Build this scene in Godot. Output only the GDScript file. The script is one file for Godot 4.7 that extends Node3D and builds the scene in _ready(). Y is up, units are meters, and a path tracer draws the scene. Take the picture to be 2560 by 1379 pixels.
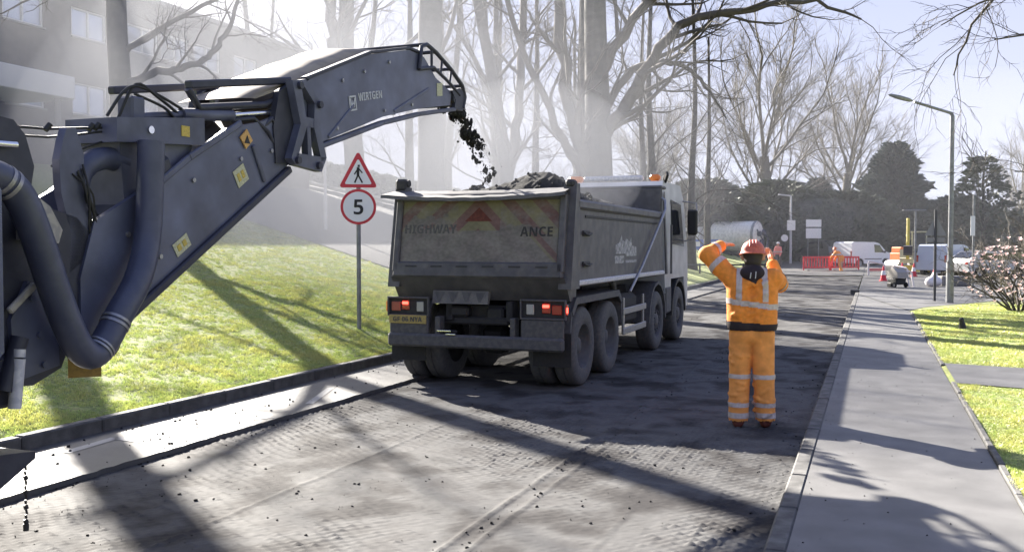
extends Node3D
# A road being milled: a cold planer's conveyor throws millings into a tipper, a worker watches.
# Frame of the road: u runs to the right across it, s forward along it; the camera stands at u = 0, s = 0.
const TH := 0.36652
var used := {}
var mats := {}
var tex := {}
var rng := RandomNumberGenerator.new()

class MB:
	var v := PackedVector3Array()
	var n := PackedVector3Array()
	var t := PackedVector2Array()
	var col := PackedColorArray()
	var cur := Color(1, 1, 1)
	var colored := false
	func tri(a, b, c, na, nb, nc):
		if (c - a).cross(b - a).dot(na + nb + nc) < 0.0:
			v.append(a); v.append(c); v.append(b); n.append(na); n.append(nc); n.append(nb)
		else:
			v.append(a); v.append(b); v.append(c); n.append(na); n.append(nb); n.append(nc)
		if colored:
			col.append(cur); col.append(cur); col.append(cur)
	func quad(a, b, c, d, nn):
		tri(a, b, c, nn, nn, nn); tri(a, c, d, nn, nn, nn)
	func face(a, b, c, d, out):   # a flat quad turned towards "out"
		var nn = (c - a).cross(b - a).normalized()
		if nn.length() < 0.5: nn = (d - a).cross(c - a).normalized()
		if nn.dot(out) < 0.0: nn = -nn
		quad(a, b, c, d, nn)
	func box(c, size, bev := 0.0, bas := Basis.IDENTITY):
		var h = size * 0.5
		bev = minf(bev, minf(h.x, minf(h.y, h.z)) * 0.6)
		var ax = [Vector3.RIGHT, Vector3.UP, Vector3.BACK]
		for k in 3:
			var k1 = (k + 1) % 3
			var k2 = (k + 2) % 3
			for sg in [-1.0, 1.0]:
				var q = []
				for e in [[-1, -1], [1, -1], [1, 1], [-1, 1]]:
					var p = ax[k] * (h[k] * sg) + ax[k1] * ((h[k1] - bev) * e[0]) + ax[k2] * ((h[k2] - bev) * e[1])
					q.append(c + bas * p)
				quad(q[0], q[1], q[2], q[3], bas * (ax[k] * sg))
		if bev <= 0.0: return
		for k in 3:
			var k1 = (k + 1) % 3
			var k2 = (k + 2) % 3
			for s1 in [-1.0, 1.0]:
				for s2 in [-1.0, 1.0]:
					var q = []
					for e in [[0, -1], [0, 1], [1, 1], [1, -1]]:
						var p = ax[k] * ((h[k] - bev) * e[1])
						if e[0] == 0: p += ax[k1] * (h[k1] * s1) + ax[k2] * ((h[k2] - bev) * s2)
						else: p += ax[k1] * ((h[k1] - bev) * s1) + ax[k2] * (h[k2] * s2)
						q.append(c + bas * p)
					quad(q[0], q[1], q[2], q[3], (bas * (ax[k1] * s1 + ax[k2] * s2)).normalized())
		for sx in [-1.0, 1.0]:
			for sy in [-1.0, 1.0]:
				for sz in [-1.0, 1.0]:
					var i = Vector3(h.x - bev, h.y - bev, h.z - bev) * Vector3(sx, sy, sz)
					var nn = (bas * Vector3(sx, sy, sz)).normalized()
					tri(c + bas * (i + Vector3(bev * sx, 0, 0)), c + bas * (i + Vector3(0, bev * sy, 0)), c + bas * (i + Vector3(0, 0, bev * sz)), nn, nn, nn)
	func bar(p, q, w, h, bev := 0.0, up := Vector3.UP):   # a box beam from p to q
		var d = (q - p).normalized()
		var r = d.cross(up)
		if r.length() < 0.05: r = d.cross(Vector3.RIGHT)
		r = r.normalized()
		box((p + q) * 0.5, Vector3(w, h, p.distance_to(q)), bev, Basis(r, d.cross(r), d))
	func tube(pts, rad, sides := 8, cap := true):
		var rings = []
		var nr = []
		var prev = Vector3.ZERO
		for i in pts.size():
			var d = (pts[min(i + 1, pts.size() - 1)] - pts[max(i - 1, 0)]).normalized()
			if i == 0:
				prev = d.cross(Vector3(0.13, 0.9, 0.42))
				if prev.length() < 0.1: prev = d.cross(Vector3.RIGHT)
			prev = (prev - d * prev.dot(d)).normalized()
			var o = d.cross(prev)
			var r = rad[i] if rad is Array or rad is PackedFloat32Array else rad
			var ring = []
			var rn = []
			for k in sides:
				var a = TAU * k / sides
				var m = prev * cos(a) + o * sin(a)
				ring.append(pts[i] + m * r)
				rn.append(m)
			rings.append(ring); nr.append(rn)
		for i in pts.size() - 1:
			for k in sides:
				var j = (k + 1) % sides
				tri(rings[i][k], rings[i + 1][k], rings[i + 1][j], nr[i][k], nr[i + 1][k], nr[i + 1][j])
				tri(rings[i][k], rings[i + 1][j], rings[i][j], nr[i][k], nr[i + 1][j], nr[i][j])
		if cap:
			for e in [0, pts.size() - 1]:
				var d = (pts[1] - pts[0]).normalized() * -1.0 if e == 0 else (pts[e] - pts[e - 1]).normalized()
				for k in sides:
					tri(pts[e], rings[e][k], rings[e][(k + 1) % sides], d, d, d)
	func lathe(prof, xf, sides := 20, flat := false):   # prof: Vector2(r, y) round the y axis of xf
		for i in prof.size() - 1:
			var a = prof[i]
			var b = prof[i + 1]
			var m = Vector2(b.y - a.y, -(b.x - a.x)).normalized()
			var ma = m
			var mb = m
			if not flat:
				if i > 0 and (a - prof[i - 1]).normalized().dot((b - a).normalized()) > 0.5:
					ma = (m + Vector2(a.y - prof[i - 1].y, -(a.x - prof[i - 1].x)).normalized()).normalized()
				if i < prof.size() - 2 and (prof[i + 2] - b).normalized().dot((b - a).normalized()) > 0.5:
					mb = (m + Vector2(prof[i + 2].y - b.y, -(prof[i + 2].x - b.x)).normalized()).normalized()
			for k in sides:
				var t0 = TAU * k / sides
				var t1 = TAU * (k + 1) / sides
				var c0 = Vector3(cos(t0), 0, sin(t0))
				var c1 = Vector3(cos(t1), 0, sin(t1))
				var pa0 = xf * (c0 * a.x + Vector3(0, a.y, 0))
				var pa1 = xf * (c1 * a.x + Vector3(0, a.y, 0))
				var pb0 = xf * (c0 * b.x + Vector3(0, b.y, 0))
				var pb1 = xf * (c1 * b.x + Vector3(0, b.y, 0))
				var na0 = (xf.basis * (c0 * ma.x + Vector3(0, ma.y, 0))).normalized()
				var na1 = (xf.basis * (c1 * ma.x + Vector3(0, ma.y, 0))).normalized()
				var nb0 = (xf.basis * (c0 * mb.x + Vector3(0, mb.y, 0))).normalized()
				var nb1 = (xf.basis * (c1 * mb.x + Vector3(0, mb.y, 0))).normalized()
				if b.x > 1e-5: tri(pa0, pb0, pb1, na0, nb0, nb1)
				if a.x > 1e-5: tri(pa0, pb1, pa1, na0, nb1, na1)
	func extr(poly, x0, x1, xf := Transform3D.IDENTITY, tumble := 0.0, y0 := 0.0):
		# poly: Vector2(l, y), l runs forward (-z); swept along x from x0 to x1, leaning in above y0
		var pp = PackedVector2Array(poly)
		var idx = Geometry2D.triangulate_polygon(pp)
		var m = (x0 + x1) * 0.5
		var at = func(p, x):
			var k = tumble * maxf(0.0, p.y - y0)
			return xf * Vector3(x - signf(x - m) * k, p.y, -p.x)
		for e in [x0, x1]:
			var nn = xf.basis * Vector3(signf(e - m), 0, 0)
			for i in range(0, idx.size(), 3):
				tri(at.call(pp[idx[i]], e), at.call(pp[idx[i + 1]], e), at.call(pp[idx[i + 2]], e), nn, nn, nn)
		var cw = Geometry2D.is_polygon_clockwise(pp)
		for i in pp.size():
			var a = pp[i]
			var b = pp[(i + 1) % pp.size()]
			var e = (b - a).normalized()
			var m2 = Vector2(e.y, -e.x) * (-1.0 if cw else 1.0)
			var nn = (xf.basis * Vector3(0, m2.y, -m2.x)).normalized()
			quad(at.call(a, x0), at.call(b, x0), at.call(b, x1), at.call(a, x1), nn)
	func mesh():
		var arr = []
		arr.resize(Mesh.ARRAY_MAX)
		arr[Mesh.ARRAY_VERTEX] = v
		arr[Mesh.ARRAY_NORMAL] = n
		if t.size() == v.size(): arr[Mesh.ARRAY_TEX_UV] = t
		if colored: arr[Mesh.ARRAY_COLOR] = col
		var m = ArrayMesh.new()
		m.add_surface_from_arrays(Mesh.PRIMITIVE_TRIANGLES, arr)
		return m

# ---------- naming and placing ----------
func numbered(called):
	if not used.has(called):
		used[called] = 0
		return called
	used[called] += 1
	return "%s_%03d" % [called, used[called]]

func tag(o, label, category, group = "", kind = ""):
	if label: o.set_meta("label", label)
	if category: o.set_meta("category", category)
	if group: o.set_meta("group", group)
	if kind: o.set_meta("kind", kind)
	return o

func thing(called, label, category, at = Vector3.ZERO, turn = 0.0, group = ""):
	var o = Node3D.new()
	o.name = numbered(called)
	add_child(o)
	o.position = at
	o.rotation.y = turn
	return tag(o, label, category, group)

func part(called, m, mat, parent, at = Vector3.ZERO):
	var o = MeshInstance3D.new()
	o.name = called
	o.mesh = m.mesh() if m is MB else m
	o.material_override = mat
	o.position = at
	parent.add_child(o, true)
	return o

func struct(called, m, mat):
	var o = part(numbered(called), m, mat, self)
	o.set_meta("kind", "structure")
	return o

func solo(called, m, mat, label, category, group = "", at = Vector3.ZERO):
	return tag(part(numbered(called), m, mat, self, at), label, category, group)

func copy(o, at, turn, label = "", scale = 1.0):
	var c = o.duplicate()
	var base = String(o.name)
	if base.right(4).begins_with("_") and base.right(3).is_valid_int(): base = base.left(base.length() - 4)
	c.name = numbered(base)
	add_child(c)
	c.position = at
	c.rotation.y = turn
	c.scale = Vector3.ONE * scale
	if label: c.set_meta("label", label)
	return c

func R(u, s, y = 0.0):   # road frame to world
	return Vector3(u * cos(TH) + s * sin(TH), y, u * sin(TH) - s * cos(TH))

func hill(u, s):   # height of the natural ground
	var h = 0.15
	if u < -6.9:
		var k = 0.2 * (1.0 - smoothstep(70.0, 120.0, s))
		var far = maxf(-u, 6.95) - 6.95
		h = 0.15 + k * (far if far < 33.0 else 33.0 + (far - 33.0) * 0.15)
	return h + 0.5 * smoothstep(58.0, 80.0, s)

# ---------- materials ----------
func noise_tex(key, freq, lo, hi, ramp = null, kind = FastNoiseLite.TYPE_SIMPLEX_SMOOTH, size = 512, oct = 4, sd = 1):
	if tex.has(key): return tex[key]
	var f = FastNoiseLite.new()
	f.noise_type = kind
	f.frequency = freq
	f.fractal_octaves = oct
	f.seed = sd
	var t = NoiseTexture2D.new()
	t.width = size
	t.height = size
	t.seamless = true
	t.noise = f
	var g = Gradient.new()
	if ramp == null:
		g.set_color(0, Color(lo, lo, lo)); g.set_color(1, Color(hi, hi, hi))
	else:
		g.offsets = ramp[0]
		g.colors = ramp[1]
	t.color_ramp = g
	tex[key] = t
	return t

func mat(key, c, rough = 0.7, o = {}):
	if mats.has(key): return mats[key]
	var m = StandardMaterial3D.new()
	m.resource_name = key
	m.albedo_color = Color(c.r, c.g, c.b).linear_to_srgb()
	m.roughness = rough
	m.metallic = o.get("metal", 0.0)
	m.metallic_specular = o.get("spec", 0.5)
	if o.has("tex"):
		m.albedo_texture = tex[o.tex]
	if not o.has("uv"):
		m.uv1_triplanar = true
		m.uv1_world_triplanar = o.get("world", false)
	m.uv1_scale = Vector3.ONE * o.get("ts", 1.0)
	if o.has("bump"):
		m.heightmap_enabled = true
		m.heightmap_texture = tex[o.bump]
		m.heightmap_scale = o.get("bs", 1.0)
	if o.has("rt"):
		m.roughness_texture = tex[o.rt]
	if o.has("det"):
		m.detail_enabled = true
		m.detail_albedo = tex[o.det]
		m.detail_blend_mode = BaseMaterial3D.BLEND_MODE_MUL
		m.detail_uv_layer = BaseMaterial3D.DETAIL_UV_2
		m.uv2_triplanar = true
		m.uv2_world_triplanar = o.get("world", false)
		m.uv2_scale = Vector3.ONE * o.get("ds", 0.2)
	if o.has("coat"):
		m.clearcoat_enabled = true
		m.clearcoat = o.coat
		m.clearcoat_roughness = 0.15
	if o.has("back"):
		m.backlight_enabled = true
		m.backlight = o.back.linear_to_srgb()
	if o.has("rim"):
		m.rim_enabled = true
		m.rim = o.rim
		m.rim_tint = 0.5
	if o.has("vc"):
		m.vertex_color_use_as_albedo = true
	if o.has("emit"):
		m.emission_enabled = true
		m.emission = o.emit
		m.emission_energy_multiplier = o.get("ee", 1.0)
	if o.has("alpha"):
		m.transparency = BaseMaterial3D.TRANSPARENCY_ALPHA
		m.albedo_color.a = o.alpha
	mats[key] = m
	return m

func make_materials():
	noise_tex("grain", 0.09, 0.62, 1.0)
	noise_tex("speck", 0.3, 0.45, 1.0)
	noise_tex("blotch", 0.012, 0.55, 1.0)
	noise_tex("soft", 0.01, 0.78, 1.0, null, FastNoiseLite.TYPE_SIMPLEX_SMOOTH, 512, 5, 7)
	noise_tex("cells", 0.06, 0.0, 1.0, null, FastNoiseLite.TYPE_CELLULAR, 512, 2, 3)
	noise_tex("streak", 0.02, 0.7, 1.0, null, FastNoiseLite.TYPE_VALUE, 512, 5, 9)
	noise_tex("dusty", 0.014, 0, 1, [PackedFloat32Array([0.0, 0.42, 0.6, 1.0]), PackedColorArray([Color(0.84, 0.84, 0.87), Color(0.88, 0.88, 0.9), Color(0.98, 0.97, 0.96), Color(1, 1, 1)])], FastNoiseLite.TYPE_SIMPLEX_SMOOTH, 512, 5, 21)
	noise_tex("grasscol", 0.02, 0, 1, [PackedFloat32Array([0.0, 0.35, 0.65, 1.0]), PackedColorArray([Color(0.72, 0.78, 0.6), Color(0.8, 0.88, 0.64), Color(0.93, 0.98, 0.72), Color(1, 0.97, 0.8)])], FastNoiseLite.TYPE_SIMPLEX_SMOOTH, 512, 5, 31)
	noise_tex("stain", 0.006, 0, 1, [PackedFloat32Array([0.0, 0.3, 0.5, 0.62, 1.0]), PackedColorArray([Color(0.55, 0.54, 0.55), Color(0.72, 0.71, 0.71), Color(0.94, 0.94, 0.94), Color(1, 1, 1), Color(0.8, 0.79, 0.79)])], FastNoiseLite.TYPE_SIMPLEX_SMOOTH, 1024, 6, 41)
	mat("asphalt_milled", Color(0.235, 0.233, 0.23), 0.72, {"spec": 0.14, "tex": "speck", "ts": 1.6, "bump": "speck", "bs": 0.5, "det": "stain", "ds": 0.16, "world": true})
	mat("asphalt_old", Color(0.2, 0.198, 0.194), 0.6, {"tex": "speck", "ts": 2.2, "bump": "speck", "bs": 0.35, "det": "soft", "ds": 0.3, "world": true})
	mat("asphalt_path", Color(0.3, 0.297, 0.29), 0.6, {"tex": "speck", "ts": 2.6, "bump": "speck", "bs": 0.25, "det": "soft", "ds": 0.35, "world": true})
	mat("asphalt_drive", Color(0.1, 0.1, 0.1), 0.75, {"tex": "grain", "ts": 1.5, "world": true})
	mat("asphalt_cut", Color(0.03, 0.03, 0.032), 0.8, {"tex": "grain", "ts": 8.0, "bump": "speck", "bs": 0.6})
	mat("paint_worn", Color(0.5, 0.5, 0.49), 0.6, {"tex": "speck", "ts": 1.8, "world": true})
	mat("kerb", Color(0.25, 0.245, 0.235), 0.8, {"tex": "grain", "ts": 3.0, "bump": "speck", "bs": 0.3, "det": "blotch", "ds": 0.8, "world": true})
	mat("soil", Color(0.07, 0.06, 0.04), 0.95, {"tex": "grain", "ts": 2.0, "world": true})
	mat("grass_base", Color(0.5, 0.49, 0.3), 0.9, {"tex": "grasscol", "ts": 0.5, "bump": "speck", "bs": 1.2, "det": "blotch", "ds": 2.3, "world": true})
	mat("grass_blade", Color(0.5, 0.52, 0.28), 0.5, {"vc": true, "back": Color(0.7, 0.76, 0.4), "uv": 1})
	mat("machine_blue", Color(0.135, 0.15, 0.24), 0.42, {"tex": "soft", "ts": 0.25, "det": "streak", "ds": 0.5})
	mat("machine_grey", Color(0.125, 0.135, 0.205), 0.5, {"tex": "soft", "ts": 0.4, "det": "streak", "ds": 0.8})
	mat("machine_dark", Color(0.03, 0.032, 0.05), 0.55, {"tex": "dusty", "ts": 0.8})
	mat("hose", Color(0.06, 0.068, 0.11), 0.42, {"tex": "dusty", "ts": 0.8})
	mat("chrome", Color(0.75, 0.75, 0.75), 0.18, {"metal": 1.0})
	mat("steel", Color(0.35, 0.35, 0.36), 0.45, {"metal": 0.7, "tex": "dusty", "ts": 3.0})
	mat("canvas", Color(0.38, 0.335, 0.27), 0.9, {"tex": "dusty", "ts": 0.5, "back": Color(0.2, 0.18, 0.15)})
	mat("rubber", Color(0.022, 0.022, 0.023), 0.8, {"tex": "dusty", "ts": 3.0, "bump": "grain", "bs": 0.2})
	mat("tyre_dusty", Color(0.1, 0.1, 0.1), 0.9, {"tex": "dusty", "ts": 2.0, "bump": "grain", "bs": 0.2})
	mat("beige", Color(0.36, 0.34, 0.3), 0.6, {"tex": "dusty", "ts": 2.0})
	mat("off_white", Color(0.6, 0.6, 0.62), 0.5, {"tex": "dusty", "ts": 2.0})
	mat("decal_yellow", Color(0.55, 0.42, 0.08), 0.6, {"tex": "dusty", "ts": 8.0})
	mat("decal_pale", Color(0.5, 0.5, 0.33), 0.6, {"tex": "dusty", "ts": 6.0})
	mat("decal_orange", Color(0.62, 0.36, 0.11), 0.6, {"tex": "dusty", "ts": 8.0})
	mat("black", Color(0.012, 0.012, 0.013), 0.6)
	mat("lettering", Color(0.42, 0.43, 0.48), 0.6)
	mat("flap", Color(0.35, 0.24, 0.07), 0.8, {"tex": "dusty", "ts": 4.0, "back": Color(0.2, 0.14, 0.04)})
	mat("tipper_grey", Color(0.12, 0.119, 0.128), 0.55, {"tex": "dusty", "ts": 0.35, "bump": "grain", "bs": 0.05, "det": "soft", "ds": 0.8})
	mat("tipper_dusty", Color(0.24, 0.236, 0.235), 0.8, {"tex": "dusty", "ts": 0.7, "det": "grain", "ds": 2.0})
	mat("tipper_dark", Color(0.04, 0.04, 0.043), 0.7, {"tex": "dusty", "ts": 1.2})
	mat("chassis", Color(0.022, 0.022, 0.026), 0.75, {"tex": "dusty", "ts": 1.5})
	mat("cab_white", Color(0.42, 0.43, 0.45), 0.35, {"tex": "soft", "ts": 0.3, "coat": 0.3})
	mat("fender", Color(0.085, 0.085, 0.09), 0.7, {"tex": "dusty", "ts": 1.6})
	mat("glass_dark", Color(0.02, 0.022, 0.026), 0.06, {"spec": 0.6})
	mat("amber", Color(0.6, 0.26, 0.06), 0.3, {"coat": 0.4, "back": Color(0.5, 0.2, 0.03)})
	mat("lens_red", Color(0.3, 0.02, 0.02), 0.25, {"coat": 0.4})
	mat("lamp_red", Color(0.6, 0.05, 0.04), 0.3, {"emit": Color(1.0, 0.25, 0.2), "ee": 1.4})
	mat("lens_white", Color(0.3, 0.3, 0.32), 0.25, {"coat": 0.4})
	mat("plate_yellow", Color(0.4, 0.31, 0.1), 0.6, {"tex": "dusty", "ts": 5.0})
	mat("millings", Color(0.03, 0.029, 0.028), 0.85, {"tex": "speck", "ts": 3.0, "bump": "cells", "bs": 5.0})
	mat("millings_dusty", Color(0.12, 0.116, 0.112), 0.9, {"tex": "speck", "ts": 3.0, "bump": "cells", "bs": 6.0, "det": "blotch", "ds": 0.9})
	mat("dirt_pale", Color(0.2, 0.195, 0.19), 0.95, {"tex": "grain", "ts": 2.0})
	mat("sign_white", Color(0.72, 0.72, 0.73), 0.5)
	mat("sign_red", Color(0.5, 0.03, 0.045), 0.5)
	mat("sign_grey", Color(0.24, 0.245, 0.25), 0.6, {"metal": 0.2})
	mat("galv", Color(0.3, 0.31, 0.32), 0.5, {"metal": 0.3, "tex": "soft", "ts": 1.0})
	mat("pole_dark", Color(0.05, 0.052, 0.06), 0.6)
	mat("orange_cloth", Color(1.0, 0.32, 0.04), 0.8, {"tex": "soft", "ts": 2.5, "bump": "streak", "bs": 1.2, "rim": 0.3})
	mat("orange_trouser", Color(1.0, 0.39, 0.09), 0.8, {"tex": "soft", "ts": 1.2, "bump": "streak", "bs": 1.2, "rim": 0.3})
	mat("reflective", Color(0.62, 0.53, 0.5), 0.5, {"tex": "soft", "ts": 4.0})
	mat("dark_trim", Color(0.02, 0.012, 0.016), 0.8)
	mat("helmet_red", Color(0.66, 0.15, 0.085), 0.45, {"tex": "soft", "ts": 6.0})
	mat("skin", Color(0.5, 0.27, 0.19), 0.55)
	mat("hair", Color(0.03, 0.02, 0.015), 0.7)
	mat("boot", Color(0.12, 0.03, 0.02), 0.7)
	mat("pink_cloth", Color(0.7, 0.22, 0.2), 0.8)
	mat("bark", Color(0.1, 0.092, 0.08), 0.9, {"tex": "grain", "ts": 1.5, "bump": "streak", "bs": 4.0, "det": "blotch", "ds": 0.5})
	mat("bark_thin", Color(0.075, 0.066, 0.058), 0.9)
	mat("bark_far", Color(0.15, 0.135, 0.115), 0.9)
	mat("needle", Color(0.075, 0.09, 0.07), 0.7, {"vc": true, "uv": 1, "back": Color(0.03, 0.045, 0.02)})
	mat("leaf", Color(0.06, 0.075, 0.03), 0.6, {"vc": true, "uv": 1, "back": Color(0.1, 0.12, 0.03)})
	mat("blossom", Color(0.72, 0.64, 0.62), 0.7, {"vc": true, "uv": 1, "back": Color(0.5, 0.35, 0.36)})
	mat("brick", Color(0.16, 0.135, 0.118), 0.85, {"tex": "grain", "ts": 2.0, "det": "soft", "ds": 0.4})
	mat("fascia", Color(0.55, 0.55, 0.56), 0.6)
	mat("sign_letter", Color(0.2, 0.2, 0.21), 0.6)
	mat("window_frame", Color(0.5, 0.5, 0.5), 0.5)
	mat("window_glass", Color(0.35, 0.4, 0.5), 0.06, {"spec": 0.9, "metal": 0.6})
	mat("concrete", Color(0.3, 0.29, 0.28), 0.85, {"tex": "grain", "ts": 1.0})
	mat("van_white", Color(0.72, 0.73, 0.76), 0.3, {"coat": 0.5})
	mat("car_silver", Color(0.45, 0.46, 0.48), 0.3, {"coat": 0.5, "metal": 0.3})
	mat("car_dark", Color(0.05, 0.05, 0.06), 0.3, {"coat": 0.5})
	mat("tank_white", Color(0.9, 0.88, 0.83), 0.4, {"tex": "soft", "ts": 0.6})
	mat("digger_yellow", Color(0.55, 0.45, 0.07), 0.5, {"tex": "dusty", "ts": 1.2})
	mat("digger_cream", Color(0.55, 0.53, 0.36), 0.5, {"tex": "dusty", "ts": 1.2})
	mat("rust_red", Color(0.35, 0.1, 0.06), 0.7)
	mat("barrier_red", Color(0.6, 0.03, 0.05), 0.5)
	mat("barrier_white", Color(0.7, 0.66, 0.66), 0.5)
	mat("blue_panel", Color(0.05, 0.12, 0.42), 0.5)
	mat("orange_plant", Color(0.6, 0.16, 0.03), 0.5)

# ---------- camera, sky, sun ----------
func make_light():
	var cam = Camera3D.new()
	cam.name = "camera"
	cam.fov = 32.7
	cam.position = Vector3(0, 1.83, 0)
	cam.rotation.x = -0.03297
	cam.far = 3000.0
	cam.near = 0.05
	add_child(cam)
	var sm = ProceduralSkyMaterial.new()
	sm.sky_top_color = Color(0.052, 0.07, 0.14).linear_to_srgb()
	sm.sky_horizon_color = Color(0.178, 0.184, 0.214).linear_to_srgb()
	sm.sky_curve = 0.3
	sm.ground_bottom_color = Color(0.06, 0.06, 0.06).linear_to_srgb()
	sm.ground_horizon_color = Color(0.15, 0.15, 0.15).linear_to_srgb()
	sm.sun_angle_max = 50.0
	sm.sun_curve = 0.27
	var env = Environment.new()
	env.background_mode = Environment.BG_SKY
	env.sky = Sky.new()
	env.sky.sky_material = sm
	env.tonemap_mode = Environment.TONE_MAPPER_LINEAR
	env.tonemap_exposure = 5.7
	env.sdfgi_enabled = true
	env.ssao_enabled = true
	env.ssil_enabled = true
	env.volumetric_fog_enabled = true
	env.volumetric_fog_density = 0.0
	var we = WorldEnvironment.new()
	we.name = "world"
	we.environment = env
	add_child(we)
	var sun = DirectionalLight3D.new()
	sun.name = "sun"
	sun.light_energy = 1.6
	sun.light_color = Color(1.0, 0.97, 0.925)
	sun.light_angular_distance = 0.5
	sun.shadow_enabled = true
	add_child(sun)
	sun.look_at_from_position(Vector3.ZERO, Vector3(0.943, -1.0, 1.508), Vector3.UP)

# ---------- ground ----------
func grid(us, ss, hf, uvs = 1.0):
	var v = PackedVector3Array()
	var n = PackedVector3Array()
	var t = PackedVector2Array()
	var idx = PackedInt32Array()
	var nu = us.size()
	var ns = ss.size()
	v.resize(nu * ns); n.resize(nu * ns); t.resize(nu * ns)
	var hs = PackedFloat32Array()
	hs.resize(nu * ns)
	for j in ns:
		for i in nu:
			var h = hf.call(us[i], ss[j])
			hs[j * nu + i] = h
			v[j * nu + i] = R(us[i], ss[j], h)
			t[j * nu + i] = Vector2(us[i], ss[j]) * uvs
	var ca = cos(TH)
	var sa = sin(TH)
	for j in ns:
		for i in nu:
			var i0 = maxi(i - 1, 0)
			var i1 = mini(i + 1, nu - 1)
			var j0 = maxi(j - 1, 0)
			var j1 = mini(j + 1, ns - 1)
			var du = (hs[j * nu + i1] - hs[j * nu + i0]) / (us[i1] - us[i0])
			var ds = (hs[j1 * nu + i] - hs[j0 * nu + i]) / (ss[j1] - ss[j0])
			n[j * nu + i] = Vector3(-du * ca - ds * sa, 1.0, -du * sa + ds * ca).normalized()
	for j in ns - 1:
		for i in nu - 1:
			var a = j * nu + i
			idx.append_array([a, a + nu, a + nu + 1, a, a + nu + 1, a + 1])
	var arr = []
	arr.resize(Mesh.ARRAY_MAX)
	arr[Mesh.ARRAY_VERTEX] = v
	arr[Mesh.ARRAY_NORMAL] = n
	arr[Mesh.ARRAY_TEX_UV] = t
	arr[Mesh.ARRAY_INDEX] = idx
	var m = ArrayMesh.new()
	m.add_surface_from_arrays(Mesh.PRIMITIVE_TRIANGLES, arr)
	return m

func span(a, b, n):
	var o = []
	for i in n + 1: o.append(lerpf(a, b, float(i) / n))
	return o

func sheet(pts, y):   # a polygon of road points laid at height y (a number, or a Callable of u, s)
	var b = MB.new()
	var pp = PackedVector2Array()
	for p in pts: pp.append(Vector2(p[0], p[1]))
	var idx = Geometry2D.triangulate_polygon(pp)
	for i in range(0, idx.size(), 3):
		var q = []
		for k in 3:
			var p = pp[idx[i + k]]
			q.append(R(p.x, p.y, y.call(p.x, p.y) if y is Callable else y))
		var nn = (q[2] - q[0]).cross(q[1] - q[0]).normalized()
		if nn.y < 0: nn = -nn
		b.tri(q[0], q[1], q[2], nn, nn, nn)
	return b

func stroke(pts, w, y):   # a painted line along road points
	var b = MB.new()
	for i in pts.size() - 1:
		var p = Vector2(pts[i][0], pts[i][1])
		var q = Vector2(pts[i + 1][0], pts[i + 1][1])
		var d = (q - p).normalized()
		var o = Vector2(-d.y, d.x) * w * 0.5
		b.face(R(p.x + o.x, p.y + o.y, y), R(q.x + o.x, q.y + o.y, y), R(q.x - o.x, q.y - o.y, y), R(p.x - o.x, p.y - o.y, y), Vector3.UP)
	return b

var nz := FastNoiseLite.new()
var nf := FastNoiseLite.new()

func milled(u, s):
	var low = nz.get_noise_2d(u * 40.0, s * 40.0)
	var mask = clampf(0.55 + 1.3 * nz.get_noise_2d(u * 22.0 + 300.0, s * 12.0), 0.12, 1.0)
	var i = floorf(u / 0.055)
	var f = u / 0.055 - i
	var ph = s / 0.105 + i * 0.31 + 0.35 * sin(i * 12.9)
	var dash = maxf(0.0, sin(ph * TAU)) * (1.0 - pow(absf(f - 0.5) * 2.0, 3.0))
	var g = dash * (0.6 + 0.8 * nf.get_noise_2d(u * 300.0, s * 300.0))
	var h = 0.007 * low + 0.025 * g * mask + 0.004 * nf.get_noise_2d(u * 900.0, s * 900.0)
	# the seams between two cutting passes
	for r in [[-2.40, 0.02, 0.018], [-2.25, 0.018, 0.014], [-4.05, 0.02, 0.010], [-1.55, 0.015, 0.006]]:
		var c = r[0] + 0.012 * nz.get_noise_2d(s * 60.0, r[0] * 50.0)
		h += r[2] * exp(-pow((u - c) / r[1], 2.0)) * (0.7 + 0.5 * nf.get_noise_1d(s * 120.0))
	return h + rise(s)

func rise(s): return 0.5 * smoothstep(58.0, 80.0, s)

func ground_y(u, s):
	if u > -6.93 and u < -0.47: return -0.14 + rise(s)
	if u >= -0.47 and s > 34.0 and s < 76.0: return -0.14 + rise(s)
	if u >= -0.47 and u < 0.96 and s > -20.0: return 0.0
	return hill(u, s)

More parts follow.
